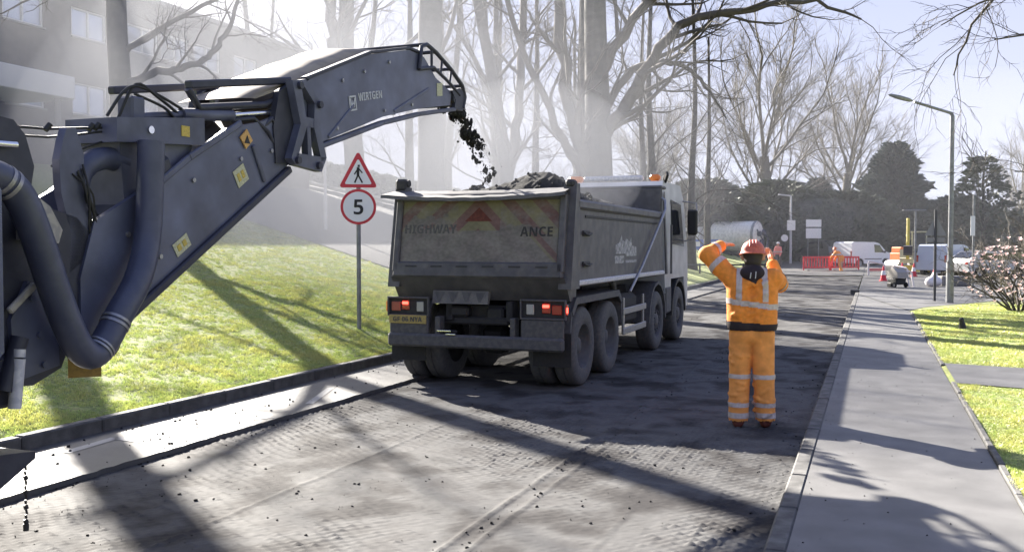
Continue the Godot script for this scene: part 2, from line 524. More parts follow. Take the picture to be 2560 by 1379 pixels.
func make_ground():
	nz.seed = 5; nz.frequency = 0.02; nz.fractal_octaves = 4
	nf.seed = 8; nf.frequency = 0.02; nf.fractal_octaves = 3
	var us = [-1500.0, -400.0, -150.0, -90.0, -65.0, -50.0]
	us += span(-40.0, -8.0, 32) + [-7.3, -6.94, -6.92, -4.0, -0.48, -0.46, 0.4, 0.97] + span(1.5, 10.0, 12) + [12.0, 16.0, 22.0, 30.0, 45.0, 70.0, 120.0, 300.0, 1500.0]
	var ss = [-300.0, -60.0, -20.0, -6.0] + span(0.0, 33.0, 33) + [33.98, 34.02] + span(36.0, 75.0, 20) + [75.98, 76.02, 80.0, 90.0, 100.0, 110.0, 120.0, 160.0, 300.0, 1500.0]
	struct("ground", grid(us, ss, ground_y), mats.grass_base)
	# the milled carriageway: finely cut near by, coarser farther off
	struct("milled_road", grid(span(-5.74, -0.545, 235), span(3.4, 10.4, 290), milled), mats.asphalt_milled)
	struct("milled_road", grid(span(-5.74, -0.545, 84), span(10.4, 20.0, 130), milled), mats.asphalt_milled)
	struct("milled_road", grid(span(-5.74, -0.545, 24), span(20.0, 58.0, 120), milled), mats.asphalt_milled)
	struct("milled_road", grid(span(-5.74, -0.545, 10), span(-12.0, 3.4, 20), milled), mats.asphalt_milled)
	# the strip left unmilled along the kerb, with its broken edge
	var b = MB.new()
	var s0 = -12.0
	var edge = func(s): return -5.72 + 0.022 * nf.get_noise_1d(s * 210.0) + 0.012 * nf.get_noise_1d(s * 900.0 + 99.0)
	while s0 < 58.0:
		var s1 = s0 + (0.06 if s0 > 3.0 and s0 < 16.0 else 0.6)
		var e0 = edge.call(s0)
		var e1 = edge.call(s1)
		b.face(R(-6.86, s0, 0.045), R(-6.86, s1, 0.045), R(e1, s1, 0.045), R(e0, s0, 0.045), Vector3.UP)
		b.face(R(e0, s0, 0.045), R(e1, s1, 0.045), R(e1, s1, -0.03), R(e0, s0, -0.03), R(1, 0))
		s0 = s1
	struct("road_edge_strip", b, mats.asphalt_old)
	var z = [[-6.46, 6.1], [-6.52, 6.75], [-5.93, 6.68]]
	struct("road_marking", stroke(z, 0.11, 0.0495), mats.paint_worn)
	struct("road_marking", stroke([[-6.52, 6.98], [-5.78, 8.15]], 0.07, 0.0495), mats.paint_worn)
	struct("road_marking", stroke([[-5.89, 8.98], [-6.31, 10.12]], 0.09, 0.0495), mats.paint_worn)
	# far road and the junction on the right
	struct("far_road", grid([-6.86, -4.0, -0.5], [58.0, 62.0, 66.0, 70.0, 74.0, 78.0, 82.0, 100.0, 140.0], func(u, s): return 0.05 + rise(s)), mats.asphalt_old)
	struct("side_road", grid([-0.5, 0.6, 4.0, 9.0, 20.0, 60.0], [36.3, 40.0, 50.0, 58.0, 62.0, 66.0, 70.0, 75.9], func(u, s): return 0.03 + rise(s)), mats.asphalt_old)
	struct("pavement", grid([-0.425, 0.2, 0.905], span(-6.0, 34.0, 20), func(u, s): return 0.142), mats.asphalt_path)
	struct("pavement", sheet([[-0.425, 34.0], [0.905, 26.0], [1.3, 27.5], [3.2, 31.0], [8.0, 32.8], [40.0, 33.0], [40.0, 36.0], [4.0, 35.4], [-0.425, 36.6]], 0.158), mats.asphalt_path)
	struct("footpath", sheet([[0.965, 12.5], [0.965, 14.55], [4.0, 13.9], [30.0, 8.0], [30.0, 6.0], [4.0, 11.7]], 0.163), mats.asphalt_path)
	# kerbs, stone by stone
	var stone = MB.new()
	stone.box(Vector3(0, 0, 0), Vector3(0.125, 0.3, 0.905), 0.015)
	var sm = stone.mesh()
	var lk = Node3D.new(); lk.name = "kerb_left"; add_child(lk); lk.set_meta("kind", "structure")
	var rk = Node3D.new(); rk.name = "kerb_right"; add_child(rk); rk.set_meta("kind", "structure")
	var ek = Node3D.new(); ek.name = "path_edging"; add_child(ek); ek.set_meta("kind", "structure")
	var jk = Node3D.new(); jk.name = "kerb_junction"; add_child(jk); jk.set_meta("kind", "structure")
	rng.seed = 11
	for i in 62:
		var o = part("kerb_stone", sm, mats.kerb, lk, R(-6.922, 1.0 + i * 0.915, 0.022 + rng.randf_range(-0.004, 0.004)))
		o.rotation.y = -TH + rng.randf_range(-0.004, 0.004)
	for i in 38:
		var o = part("kerb_stone", sm, mats.kerb, rk, R(-0.487, 1.2 + i * 0.915, 0.0 + rng.randf_range(-0.004, 0.004)))
		o.rotation.y = -TH + rng.randf_range(-0.005, 0.005)
	var thin = MB.new()
	thin.box(Vector3(0, 0, 0), Vector3(0.05, 0.2, 0.905), 0.008)
	var tm = thin.mesh()
	for i in 26:
		if i == 12 or i == 13: continue
		var o = part("edging_stone", tm, mats.kerb, ek, R(0.935, 2.0 + i * 0.915, 0.072 + rng.randf_range(-0.006, 0.006)))
		o.rotation.y = -TH + rng.randf_range(-0.006, 0.006)
	for i in 30:
		var q = [Vector2(-0.3, 36.75), Vector2(4.0, 35.5), Vector2(40.0, 36.1)]
		var d = i * 0.92
		var l0 = q[0].distance_to(q[1])
		var p = q[0].lerp(q[1], d / l0) if d < l0 else q[1].lerp(q[2], (d - l0) / q[1].distance_to(q[2]))
		var e = (q[1] - q[0]) if d < l0 else (q[2] - q[1])
		var o = part("kerb_stone", sm, mats.kerb, jk, R(p.x, p.y, 0.02))
		o.rotation.y = -TH + PI / 2 + atan2(e.y, e.x)
	# the drive and car park on the slope, with two pale kerbs
	var up = func(k): return func(u, s): return hill(u, s) + k
	struct("car_park", sheet([[-9.2, 21.0], [-12.5, 22.6], [-18.8, 25.7], [-31.0, 31.6], [-34.5, 50.0], [-26.0, 47.2], [-9.2, 42.0]], up.call(0.03)), mats.asphalt_drive)
	var kb = MB.new()
	for p in [[[-9.2, 42.3], [-26.0, 47.5]], [[-26.0, 47.5], [-36.0, 50.9]], [[-24.0, 50.5], [-36.0, 54.5]]]:
		kb.bar(R(p[0][0], p[0][1], hill(p[0][0], p[0][1]) + 0.07), R(p[1][0], p[1][1], hill(p[1][0], p[1][1]) + 0.07), 0.4, 0.35, 0.02)
	struct("kerb_drive", kb, mats.concrete)
	# loose crumbs and grass
	crumbs()
	path_grit()
	grass()

func scatter(called, mesh, material, xs, label, category, cols = null):
	var mm = MultiMesh.new()
	mm.transform_format = MultiMesh.TRANSFORM_3D
	if cols != null: mm.use_colors = true
	mm.mesh = mesh
	mm.instance_count = xs.size()
	for i in xs.size():
		mm.set_instance_transform(i, xs[i])
		if cols != null: mm.set_instance_color(i, cols[i])
	var o = MultiMeshInstance3D.new()
	o.name = numbered(called)
	o.multimesh = mm
	o.material_override = material
	add_child(o)
	return tag(o, label, category, "", "stuff")

func rock_mesh(sd, r):
	var g = RandomNumberGenerator.new()
	g.seed = sd
	var pts = []
	var b = MB.new()
	var rows = 4
	var cols = 6
	for j in rows + 1:
		var ring = []
		for i in cols:
			var th = PI * j / rows
			var ph = TAU * (i + 0.3 * j) / cols
			ring.append(Vector3(sin(th) * cos(ph), cos(th) * 0.7, sin(th) * sin(ph)) * r * g.randf_range(0.65, 1.15))
		pts.append(ring)
	for j in rows:
		for i in cols:
			var k = (i + 1) % cols
			for q in [[pts[j][i], pts[j + 1][i], pts[j + 1][k]], [pts[j][i], pts[j + 1][k], pts[j][k]]]:
				var nn = (q[2] - q[0]).cross(q[1] - q[0]).normalized()
				if nn.length() < 0.5: continue
				if nn.dot(q[0] + q[1] + q[2]) < 0: nn = -nn
				b.tri(q[0], q[1], q[2], nn, nn, nn)
	return b.mesh()

func crumbs():
	rng.seed = 77
	var xs = []
	for i in 2600:
		var s = 3.8 + 22.0 * pow(rng.randf(), 1.6)
		var u = rng.randf_range(-5.7, -0.58)
		var k = rng.randf()
		if k < 0.35: u = [-5.66, -0.62, -2.32][rng.randi() % 3] + rng.randfn(0.0, 0.09)
		elif nz.get_noise_2d(u * 30.0 + 80.0, s * 30.0) < -0.02: continue
		u = clampf(u, -5.69, -0.56)
		var r = 0.35 + 1.3 * pow(rng.randf(), 4.0)
		xs.append(Transform3D(Basis.from_euler(Vector3(rng.randf() * 6, rng.randf() * 6, 0)).scaled(Vector3.ONE * r), R(u, s, milled(u, s) + 0.003)))
	scatter("millings_crumbs", rock_mesh(3, 0.010), mats.millings, xs, "loose dark asphalt crumbs scattered over the milled road", "crumbs")
	xs = []
	for i in 90:
		var s = rng.randf_range(5.5, 14.0)
		var u = rng.randf_range(-6.8, -5.78)
		xs.append(Transform3D(Basis.from_euler(Vector3(rng.randf() * 6, rng.randf() * 6, 0)).scaled(Vector3.ONE * rng.randf_range(0.5, 1.6)), R(u, s, 0.05)))
	scatter("strip_crumbs", rock_mesh(4, 0.012), mats.millings, xs, "small dark crumbs lying on the unmilled strip by the kerb", "crumbs")

func path_grit():
	rng.seed = 78
	var xs = []
	for i in 200:
		var s = 3.6 + 18.0 * pow(rng.randf(), 1.5)
		var u = -0.4 + 1.28 * pow(rng.randf(), 2.2)
		xs.append(Transform3D(Basis.from_euler(Vector3(rng.randf() * 6, rng.randf() * 6, 0)).scaled(Vector3.ONE * rng.randf_range(0.3, 1.0)), R(u, s, 0.144)))
	scatter("path_grit", rock_mesh(6, 0.007), mats.millings, xs, "fine dark grit spilled over the edge of the pavement", "grit")

func grass():
	var b = MB.new()
	b.colored = true
	rng.seed = 21
	for i in 15:
		var a = rng.randf() * TAU
		var rr = sqrt(rng.randf()) * 0.05
		var p = Vector3(cos(a) * rr, 0, sin(a) * rr)
		var h = rng.randf_range(0.02, 0.042)
		var d = Vector3(rng.randfn(0, 0.5), 1, rng.randfn(0, 0.5)).normalized()
		var w = Vector3(cos(a + 1.5), 0, sin(a + 1.5)) * 0.0035
		var tip = p + d * h + Vector3(0, -0.004, 0)
		var nn = w.cross(d).normalized()
		b.cur = Color(0.85, 1.0, 0.85).lerp(Color(1.35, 1.12, 1.05), rng.randf())
		var mid = p + d * h * 0.6 + Vector3(0, 0.003, 0)
		b.tri(p - w, p + w, mid, nn, nn, nn)
		b.tri(p + w * 0.9 + d * h * 0.1, mid + w * 0.8, tip, nn, nn, nn)
		b.tri(mid - w * 0.8, mid + w * 0.8, tip, nn, nn, nn)
	var m = b.mesh()
	var xs = []
	var cs = []
	for side in 2:
		for i in (95000 if side == 0 else 26000):
			var u
			var s
			if side == 0:
				u = -6.99 - 14.0 * pow(rng.randf(), 1.5)
				s = 3.0 + rng.randf() * 26.0
				if s > 22.6 - (u + 12.5) * 0.492 - 0.05: continue
				if u < -12.0 and rng.randf() < 0.4: continue
			else:
				u = 0.97 + 5.0 * pow(rng.randf(), 1.4)
				s = 3.5 + 26.0 * pow(rng.randf(), 1.3)
				if s > 12.4 - 0.24 * (u - 1) and s < 14.65 - 0.22 * (u - 1): continue
				if s > 25.5 + (u - 0.9) * 2.2: continue
			var c = nz.get_noise_2d(u * 60.0, s * 60.0)
			if c < -0.28 and rng.randf() < 0.6: continue
			var k = rng.randf_range(0.7, 1.25) * (1.0 + 0.5 * clampf(c, -0.3, 0.6)) * (1.25 if s > 14.0 else 1.0)
			xs.append(Transform3D(Basis(Vector3.UP, rng.randf() * TAU).scaled(Vector3(k, k * rng.randf_range(0.7, 1.2), k)), R(u, s, hill(u, s) - 0.002)))
			var q = clampf(0.5 + c * 1.2 + rng.randf_range(-0.2, 0.2), 0, 1)
			cs.append(Color(0.85, 0.95, 0.85).lerp(Color(1.2, 1.08, 1.05), q))
	scatter("grass", m, mats.grass_blade, xs, "short yellow-green lawn grass on the bank and verge", "grass", cs)

# ---------- the tipper lorry ----------
func L(x, y, l): return Vector3(x, y, -l)   # lorry frame: x right, y up, l forward of the rear axle

func text_part(called, s, size, material, parent, at, rot, depth = 0.004, pxs = 0.01, spacing = 0.0):
	var tm = TextMesh.new()
	var f = SystemFont.new()
	f.font_names = PackedStringArray(["Droid Sans"])
	f.font_weight = 700
	if spacing != 0.0:
		var fv = FontVariation.new()
		fv.base_font = f
		fv.spacing_glyph = int(spacing)
		tm.font = fv
	else:
		tm.font = f
	tm.text = s
	tm.font_size = 64
	tm.pixel_size = size / 46.0
	tm.depth = depth
	tm.curve_step = 2.0
	var o = part(called, tm, material, parent, at)
	o.basis = rot
	return o

func wheel(parent, x, l, w, r, side, dual, tmat, rmat):
	var h = Node3D.new()
	h.name = "wheel"
	parent.add_child(h, true)
	h.position = L(x, r, l)
	var q = Transform3D(Basis(Vector3(0, 1, 0), Vector3(side, 0, 0), Vector3(0, 0, 1)), Vector3.ZERO)   # y axis of the lathe points outwards
	var b = MB.new()
	var n = 2 if dual else 1
	for k in n:
		var o = -k * (w + 0.04)
		var pr = [Vector2(r * 0.55, o - w * 0.5)]
		for a in [[0.60, -0.5], [0.80, -0.5], [0.93, -0.46], [0.985, -0.38], [1.0, -0.25], [1.0, -0.02], [0.985, -0.015], [0.985, 0.015], [1.0, 0.02], [1.0, 0.25], [0.985, 0.38], [0.93, 0.46], [0.8, 0.505], [0.64, 0.5], [0.6, 0.47], [0.55, 0.42]]:
			pr.append(Vector2(r * a[0], o + w * a[1]))
		b.lathe(pr, q, 36)
	part("tyre", b, tmat, h)
	b = MB.new()
	var dish = [Vector2(r * 0.6, w * 0.44), Vector2(r * 0.57, w * 0.46), Vector2(r * 0.54, w * 0.38), Vector2(r * 0.5, -w * 0.05)]
	if dual: dish += [Vector2(r * 0.42, -w * 0.12), Vector2(r * 0.25, -w * 0.1), Vector2(r * 0.23, w * 0.15), Vector2(r * 0.18, w * 0.25), Vector2(0, w * 0.26)]
	else: dish += [Vector2(r * 0.42, w * 0.3), Vector2(r * 0.25, w * 0.34), Vector2(r * 0.2, w * 0.44), Vector2(0, w * 0.45)]
	b.lathe(dish, q, 30)
	for k in 10:
		var a = TAU * k / 10.0
		var p = q * Vector3(cos(a) * r * 0.34, -w * 0.08 if dual else w * 0.34, sin(a) * r * 0.34)
		b.tube([p, p + Vector3(side * 0.035, 0, 0)], 0.014, 6)
	part("rim", b, rmat, h)
	return h

func chevron_texture():
	var im = Image.create(512, 256, false, Image.FORMAT_RGB8)
	var f = FastNoiseLite.new()
	f.seed = 4
	f.frequency = 0.012
	f.fractal_octaves = 5
	for y in 256:
		for x in 512:
			var fx = (x + 0.5) / 512.0 * 2.18 - 1.09
			var fy = (1.0 - (y + 0.5) / 256.0) * 0.82
			var c = Color(0.47, 0.45, 0.22)
			var k = (absf(fx) + fy * 1.0)
			if fmod(k + 4.36, 0.42) < 0.19: c = Color(0.36, 0.12, 0.1)
			# the lower two thirds and the middle lie under caked pale dust with a ragged outline
			var nn = f.get_noise_2d(x, y)
			var film = smoothstep(0.60, 0.44, fy + nn * 0.22 + 0.10 * clampf(fx, -0.5, 1.0))
			film = maxf(film, 0.74 + 0.26 * f.get_noise_2d(x * 2.0 + 900.0, y * 2.0))
			if absf(fx) < 0.3 and fy > 0.42: film = minf(film, 0.65)
			if fx > 0.6 and fx + fy > 1.05 and fx + fy < 1.2 and fy < 0.4: film = minf(film, 0.72)
			var g = 0.95 + 0.12 * f.get_noise_2d(x * 5.0, y * 5.0) + 0.16 * nn
			c = c.lerp(Color(0.46 * g, 0.445 * g, 0.43 * g), clampf(film, 0.0, 0.97))
			im.set_pixel(x, y, c)
	return ImageTexture.create_from_image(im)

func make_truck():
	var t = thing("tipper_lorry", "dusty grey four-axle tipper lorry with chevron tailgate backing under the conveyor", "lorry", R(-4.72, 11.75, 0.0), -TH)
	var g = mats.tipper_grey
	# wheels
	for l in [0.0, 1.33]:
		for sd in [-1.0, 1.0]: wheel(t, sd * 1.08, l, 0.29, 0.515, sd, true, mats.tyre_dusty, mats.fender)
	for l in [4.45, 6.4]:
		for sd in [-1.0, 1.0]: wheel(t, sd * 1.08, l, 0.31, 0.515, sd, false, mats.tyre_dusty, mats.fender)
	var b = MB.new()
	for sd in [-1, 1]: b.box(L(sd * 0.42, 0.98, 3.1), Vector3(0.09, 0.26, 7.5), 0.01)
	for l in [-0.45, 0.7, 2.2, 3.6]: b.box(L(0, 0.97, l), Vector3(0.8, 0.16, 0.12), 0.01)
	for l in [0.0, 1.33, 4.45, 6.4]:
		b.tube([L(-1.0, 0.515, l), L(1.0, 0.515, l)], 0.075, 10)
		b.box(L(0, 0.56, l), Vector3(0.34, 0.36, 0.34), 0.06)
	part("chassis", b, mats.chassis, t)
	# rear underrun and panels
	b = MB.new()
	b.box(L(0, 0.6, -0.83), Vector3(2.42, 0.17, 0.09), 0.03)
	for sd in [-1, 1]: b.box(L(sd * 0.92, 0.78, -0.8), Vector3(0.56, 0.25, 0.05), 0.02)
	for sd in [-1, 1]: b.box(L(sd * 0.52, 0.76, -0.72), Vector3(0.07, 0.3, 0.16), 0.01)
	part("rear_bumper", b, mats.fender, t)
	b = MB.new()
	b.box(L(-0.1, 0.85, -0.55), Vector3(1.0, 0.1, 0.12), 0.02)
	b.box(L(-0.3, 0.97, -0.5), Vector3(0.3, 0.14, 0.3), 0.03)
	b.box(L(0.2, 0.93, -0.5), Vector3(0.24, 0.2, 0.2), 0.03)
	b.tube([L(-0.55, 0.9, -0.6), L(-0.5, 0.72, -0.68), L(-0.3, 0.7, -0.66)], 0.025, 7)
	part("tow_beam", b, mats.chassis, t)
	b = MB.new()
	b.box(L(-0.42, 0.725, -0.8), Vector3(0.2, 0.018, 0.03), 0.004)
	b.box(L(-0.3, 0.69, -0.86), Vector3(0.14, 0.016, 0.03), 0.004)
	part("air_line_coupling", b, mats.chrome, t)
	for sd in [-1, 1]:
		var o = MB.new()
		var cx = sd * 0.93
		var cy = 1.03
		o.box(L(cx, cy, -0.78), Vector3(0.58, 0.24, 0.03), 0.01)
		var la = part("lamp_box", o, mats.chassis, t)
		o = MB.new()
		for e in [[0, 0.115, 0.6, 0.022], [0, -0.115, 0.6, 0.022], [0.29, 0, 0.02, 0.21], [-0.29, 0, 0.02, 0.21]]:
			o.box(L(cx + e[0], cy + e[1], -0.805), Vector3(e[2], e[3], 0.05), 0.005)
		part("lamp_cage", o, mats.fender, la)
		o = MB.new(); o.box(L(cx + sd * 0.04, cy + 0.02, -0.80), Vector3(0.11, 0.13, 0.03), 0.01); part("tail_lamp", o, mats.lens_red, la)
		o = MB.new(); o.box(L(cx + sd * 0.04, cy + 0.045, -0.818), Vector3(0.085, 0.035, 0.02), 0.006); part("tail_lamp_light", o, mats.lamp_red, la)
		o = MB.new(); o.box(L(cx - sd * 0.17, cy, -0.80), Vector3(0.1, 0.13, 0.03), 0.01); part("reversing_lamp", o, mats.lens_white, la)
		o = MB.new(); o.box(L(cx + sd * 0.18, cy, -0.80), Vector3(0.13, 0.12, 0.03), 0.01); part("indicator_lamp", o, mats.lens_red if sd > 0 else mats.rust_red, la)
		o = MB.new(); o.box(L(sd * 1.235, cy, -0.80), Vector3(0.035, 0.14, 0.05), 0.012); part("side_lamp", o, mats.lens_red if sd > 0 else mats.amber, la)
		if sd > 0:
			o = MB.new(); o.box(L(1.25, cy, -0.83), Vector3(0.02, 0.07, 0.02), 0.006); part("side_lamp_light", o, mats.lamp_red, la)
	b = MB.new()
	b.box(L(-0.93, 0.865, -0.832), Vector3(0.54, 0.11, 0.012), 0.003)
	var np = part("number_plate", b, mats.plate_yellow, t)
	text_part("plate_lettering", "GF 06 NYA", 0.062, mats.fender, np, L(-0.93, 0.865, -0.842), Basis.IDENTITY, 0.004)
	# tipping body: floor and side walls, rear posts, headboard
	b = MB.new()
	b.box(L(0, 1.34, 2.15), Vector3(2.3, 0.12, 5.3), 0.02)
	part("body_floor", b, mats.tipper_dark, t)
	for sd in [-1, 1]:
		b = MB.new()
		b.extr([Vector2(-0.42, 1.32), Vector2(4.85, 1.32), Vector2(4.85, 2.3), Vector2(-0.42, 2.3)], sd * 1.155, sd * 1.225)
		var side = part("side_wall", b, g, t)
		b = MB.new()
		b.box(L(sd * 1.215, 2.345, 2.2), Vector3(0.11, 0.13, 5.3), 0.03)
		part("top_rail", b, g, side)
		b = MB.new()
		b.box(L(sd * 1.23, 1.345, 2.2), Vector3(0.07, 0.07, 5.3), 0.015)
		part("lower_rail", b, mats.off_white, side)
		b = MB.new()
		b.extr([Vector2(-0.74, 1.28), Vector2(-0.38, 1.28), Vector2(-0.36, 2.6), Vector2(-0.5, 2.6)], sd * 1.1, sd * 1.27)
		part("rear_post", b, g, side)
		for y in [1.98, 1.58]:
			b = MB.new()
			b.box(L(sd * 1.235, y, 0.03), Vector3(0.03, 0.07, 0.3), 0.012)
			b.tube([L(sd * 1.26, y, -0.12), L(sd * 1.275, y - 0.02, 0.02), L(sd * 1.26, y, 0.2)], 0.014, 6)
			part("latch", b, mats.tipper_dark, side)
		b = MB.new()
		b.box(L(sd * 1.229, 2.2, 2.3), Vector3(0.016, 0.035, 4.6), 0.004)
		part("rub_strip", b, mats.tipper_dark, side)
	b = MB.new()
	b.box(L(0, 2.1, 4.84), Vector3(2.42, 1.5, 0.09), 0.03)
	for x in [-0.8, 0, 0.8]: b.box(L(x, 2.1, 4.91), Vector3(0.1, 1.5, 0.06), 0.01)
	b.box(L(0, 2.86, 5.0), Vector3(2.42, 0.06, 0.4), 0.02)
	part("headboard", b, g, t)
	# tailgate, leaning back towards its foot
	var lean = Basis(Vector3.RIGHT, -0.17)
	var tg = Node3D.new(); tg.name = "tailgate"; t.add_child(tg)
	tg.position = L(0, 1.42, -0.76)
	tg.basis = lean
	b = MB.new()
	b.box(Vector3(0, 0.09, 0), Vector3(2.34, 0.2, 0.1), 0.02)
	b.box(Vector3(0, 1.04, 0), Vector3(2.34, 0.1, 0.1), 0.02)
	for sd in [-1, 1]: b.box(Vector3(sd * 1.135, 0.56, 0), Vector3(0.09, 1.0, 0.1), 0.015)
	part("tailgate_frame", b, g, tg)
	b = MB.new()
	b.t = PackedVector2Array()
	var q = [Vector3(-1.09, 0.18, 0.0), Vector3(1.09, 0.18, 0.0), Vector3(1.09, 1.0, 0.0), Vector3(-1.09, 1.0, 0.0)]
	b.v = PackedVector3Array([q[0], q[2], q[1], q[0], q[3], q[2]])
	for i in 6: b.n.append(Vector3(0, 0, 1))
	b.t = PackedVector2Array([Vector2(0, 1), Vector2(1, 0), Vector2(1, 1), Vector2(0, 1), Vector2(0, 0), Vector2(1, 0)])
	var cm = StandardMaterial3D.new()
	cm.resource_name = "chevron_board"
	cm.albedo_texture = chevron_texture()
	cm.roughness = 0.75
	part("chevron_board", b, cm, tg, Vector3(0, 0, 0.012))
	b = MB.new()
	b.box(Vector3(0, 0.59, -0.01), Vector3(2.2, 0.86, 0.03))
	part("tailgate_skin", b, g, tg)
	b = MB.new()
	b.tri(Vector3(-0.19, 0.72, 0.018), Vector3(0.0, 0.9, 0.018), Vector3(0.19, 0.72, 0.018), Vector3.BACK, Vector3.BACK, Vector3.BACK)
	part("warning_triangle", b, mat("faded_red", Color(0.13, 0.035, 0.025), 0.8, {"tex": "dusty", "ts": 2.0}), tg)
	text_part("lettering_faint", "HIGHWAY", 0.115, mat("faint_ink", Color(0.11, 0.108, 0.104), 0.8, {"tex": "dusty", "ts": 6.0}), tg, Vector3(-0.68, 0.62, 0.015), Basis.IDENTITY, 0.004)
	text_part("lettering", "ANCE", 0.12, mat("ink", Color(0.045, 0.045, 0.045), 0.8, {"tex": "dusty", "ts": 6.0}), tg, Vector3(0.8, 0.58, 0.016), Basis.IDENTITY, 0.004)
	b = MB.new()
	for i in 6:
		var x = -0.9 + i * 0.36
		b.box(Vector3(x, 0.13, 0.052), Vector3(0.16, 0.02, 0.012), 0.004)
	part("wear_strip", b, mats.tipper_dark, tg)
	# dusty lip over the tailgate and the hinge block at its corner
	b = MB.new()
	var prev = []
	for i in 25:
		var x = -1.31 + i * 2.5 / 24.0
		var dip = -0.05 * sin(PI * i / 24.0) + 0.004 * sin(i * 1.9)
		var out = 0.16 + 0.008 * sin(i * 1.3) + (0.1 if i < 3 else 0.0)
		var a = L(x, 2.485 + dip, -0.58 - out)
		var c = L(x, 2.56 + dip * 0.4, -0.42)
		if prev.size():
			b.face(prev[0], prev[1], c, a, Vector3(0, 1, 0.3))
			b.face(prev[0], prev[0] + Vector3(0, -0.045, 0.01), a + Vector3(0, -0.045, 0.01), a, Vector3(0, 0, 1))
			b.face(prev[0] + Vector3(0, -0.045, 0.01), a + Vector3(0, -0.045, 0.01), c + Vector3(0, -0.05, 0), prev[1] + Vector3(0, -0.05, 0), Vector3.DOWN)
			b.face(prev[1], prev[1] + Vector3(0, -0.05, 0), c + Vector3(0, -0.05, 0), c, Vector3(0, 0, -1))
		prev = [a, c]
	part("tailgate_lip", b, mats.tipper_dusty, t)
	b = MB.new()
	b.box(L(-1.19, 2.63, -0.45), Vector3(0.16, 0.16, 0.16), 0.03)
	b.tube([L(-1.26, 2.65, -0.45), L(-1.09, 2.65, -0.45)], 0.05, 10)
	part("hinge", b, mats.tipper_dark, t)
	b = MB.new()
	b.box(L(1.18, 2.6, -0.45), Vector3(0.13, 0.1, 0.16), 0.03)
	part("hinge", b, mats.tipper_dark, t)
	# sloping tail below the tailgate
	b = MB.new()
	b.extr([Vector2(-0.78, 1.42), Vector2(-0.55, 1.12), Vector2(-0.3, 1.12), Vector2(-0.3, 1.42)], -1.2, 1.2)
	part("tail_chute", b, g, t)
	b = MB.new()
	b.extr([Vector2(-0.7, 1.24), Vector2(-0.74, 1.075), Vector2(-0.69, 1.07), Vector2(-0.6, 1.24)], -0.62, 0.16)
	var sp = part("spreader_flap", b, mats.tipper_dusty, t)
	b = MB.new()
	for i in 4:
		var x = -0.52 + i * 0.19
		b.face(L(x - 0.07, 1.225, -0.712), L(x + 0.07, 1.225, -0.712), L(x + 0.015, 1.1, -0.742), L(x - 0.015, 1.1, -0.742), Vector3(0, 0, 1))
	part("flap_rib", b, mats.fender, sp)
	# mudguards and side guards
	for sd in [-1, 1]:
		b = MB.new()
		var pr = [Vector2(-0.66, 0.74), Vector2(-0.6, 1.0), Vector2(-0.42, 1.17), Vector2(1.72, 1.17), Vector2(1.9, 1.02), Vector2(1.95, 0.66)]
		var pin = [Vector2(1.91, 0.66), Vector2(1.86, 1.0), Vector2(1.7, 1.13), Vector2(-0.4, 1.13), Vector2(-0.56, 0.98), Vector2(-0.62, 0.74)]
		b.extr(pr + pin, sd * 0.7, sd * 1.235)
		b.extr([Vector2(-0.6, 1.0), Vector2(-0.42, 1.17), Vector2(1.72, 1.17), Vector2(1.9, 1.02), Vector2(1.86, 0.97), Vector2(1.68, 1.08), Vector2(-0.38, 1.08), Vector2(-0.55, 0.94)], sd * 1.215, sd * 1.245)
		part("mudguard", b, mats.fender, t)
		b = MB.new()
		for l in [4.45]:
			var p1 = []
			var p2 = []
			for k in 9:
				var a = PI * k / 8.0
				p1.append(Vector2(l - cos(a) * 0.68, 0.52 + sin(a) * 0.68))
				p2.append(Vector2(l + cos(a) * 0.63, 0.52 + sin(a) * 0.63))
			b.extr(p1 + p2, sd * 0.8, sd * 1.235)
		part("mudguard", b, mats.fender, t)
		b = MB.new()
		for y in [0.52, 0.82]: b.box(L(sd * 1.2, y, 2.85), Vector3(0.04, 0.1, 1.5), 0.01)
		for l in [2.2, 3.5]: b.box(L(sd * 1.18, 0.75, l), Vector3(0.04, 0.56, 0.06), 0.01)
		part("side_guard", b, mats.steel, t)
		b = MB.new()
		b.box(L(sd * 0.9, 0.82, 2.75), Vector3(0.46, 0.5, 1.2), 0.08)
		part("fuel_tank", b, mats.chassis, t)
		b = MB.new()
		b.tube([L(sd * 1.27, 1.12, 2.25), L(sd * 1.29, 1.5, 3.0), L(sd * 1.3, 2.45, 4.7), L(sd * 1.27, 2.62, 4.82), L(sd * 1.0, 2.8, 4.9)], 0.024, 8)
		part("sheeting_arm", b, mats.steel, t)
		b = MB.new()
		b.tube([L(sd * 1.02, 1.0, 2.2), L(sd * 1.1, 1.25, 1.9), L(sd * 1.1, 1.3, 1.75)], 0.05, 8)
		part("brace", b, mats.fender, t)
	# pale mark on the right side: a battlemented tower outline over a block
	var lg = Node3D.new(); lg.name = "side_mark"; t.add_child(lg)
	b = MB.new()
	var q2 = [Vector2(1.55, 1.58), Vector2(2.75, 1.58), Vector2(2.75, 1.78), Vector2(2.2, 1.76), Vector2(2.05, 1.72), Vector2(2.02, 1.62), Vector2(1.55, 1.62)]
	b.extr([Vector2(1.5, 1.56), Vector2(2.05, 1.56), Vector2(2.05, 1.67), Vector2(1.5, 1.67)], 1.226, 1.23)
	b.extr([Vector2(2.12, 1.56), Vector2(2.85, 1.56), Vector2(2.85, 1.60), Vector2(2.12, 1.60)], 1.226, 1.23)
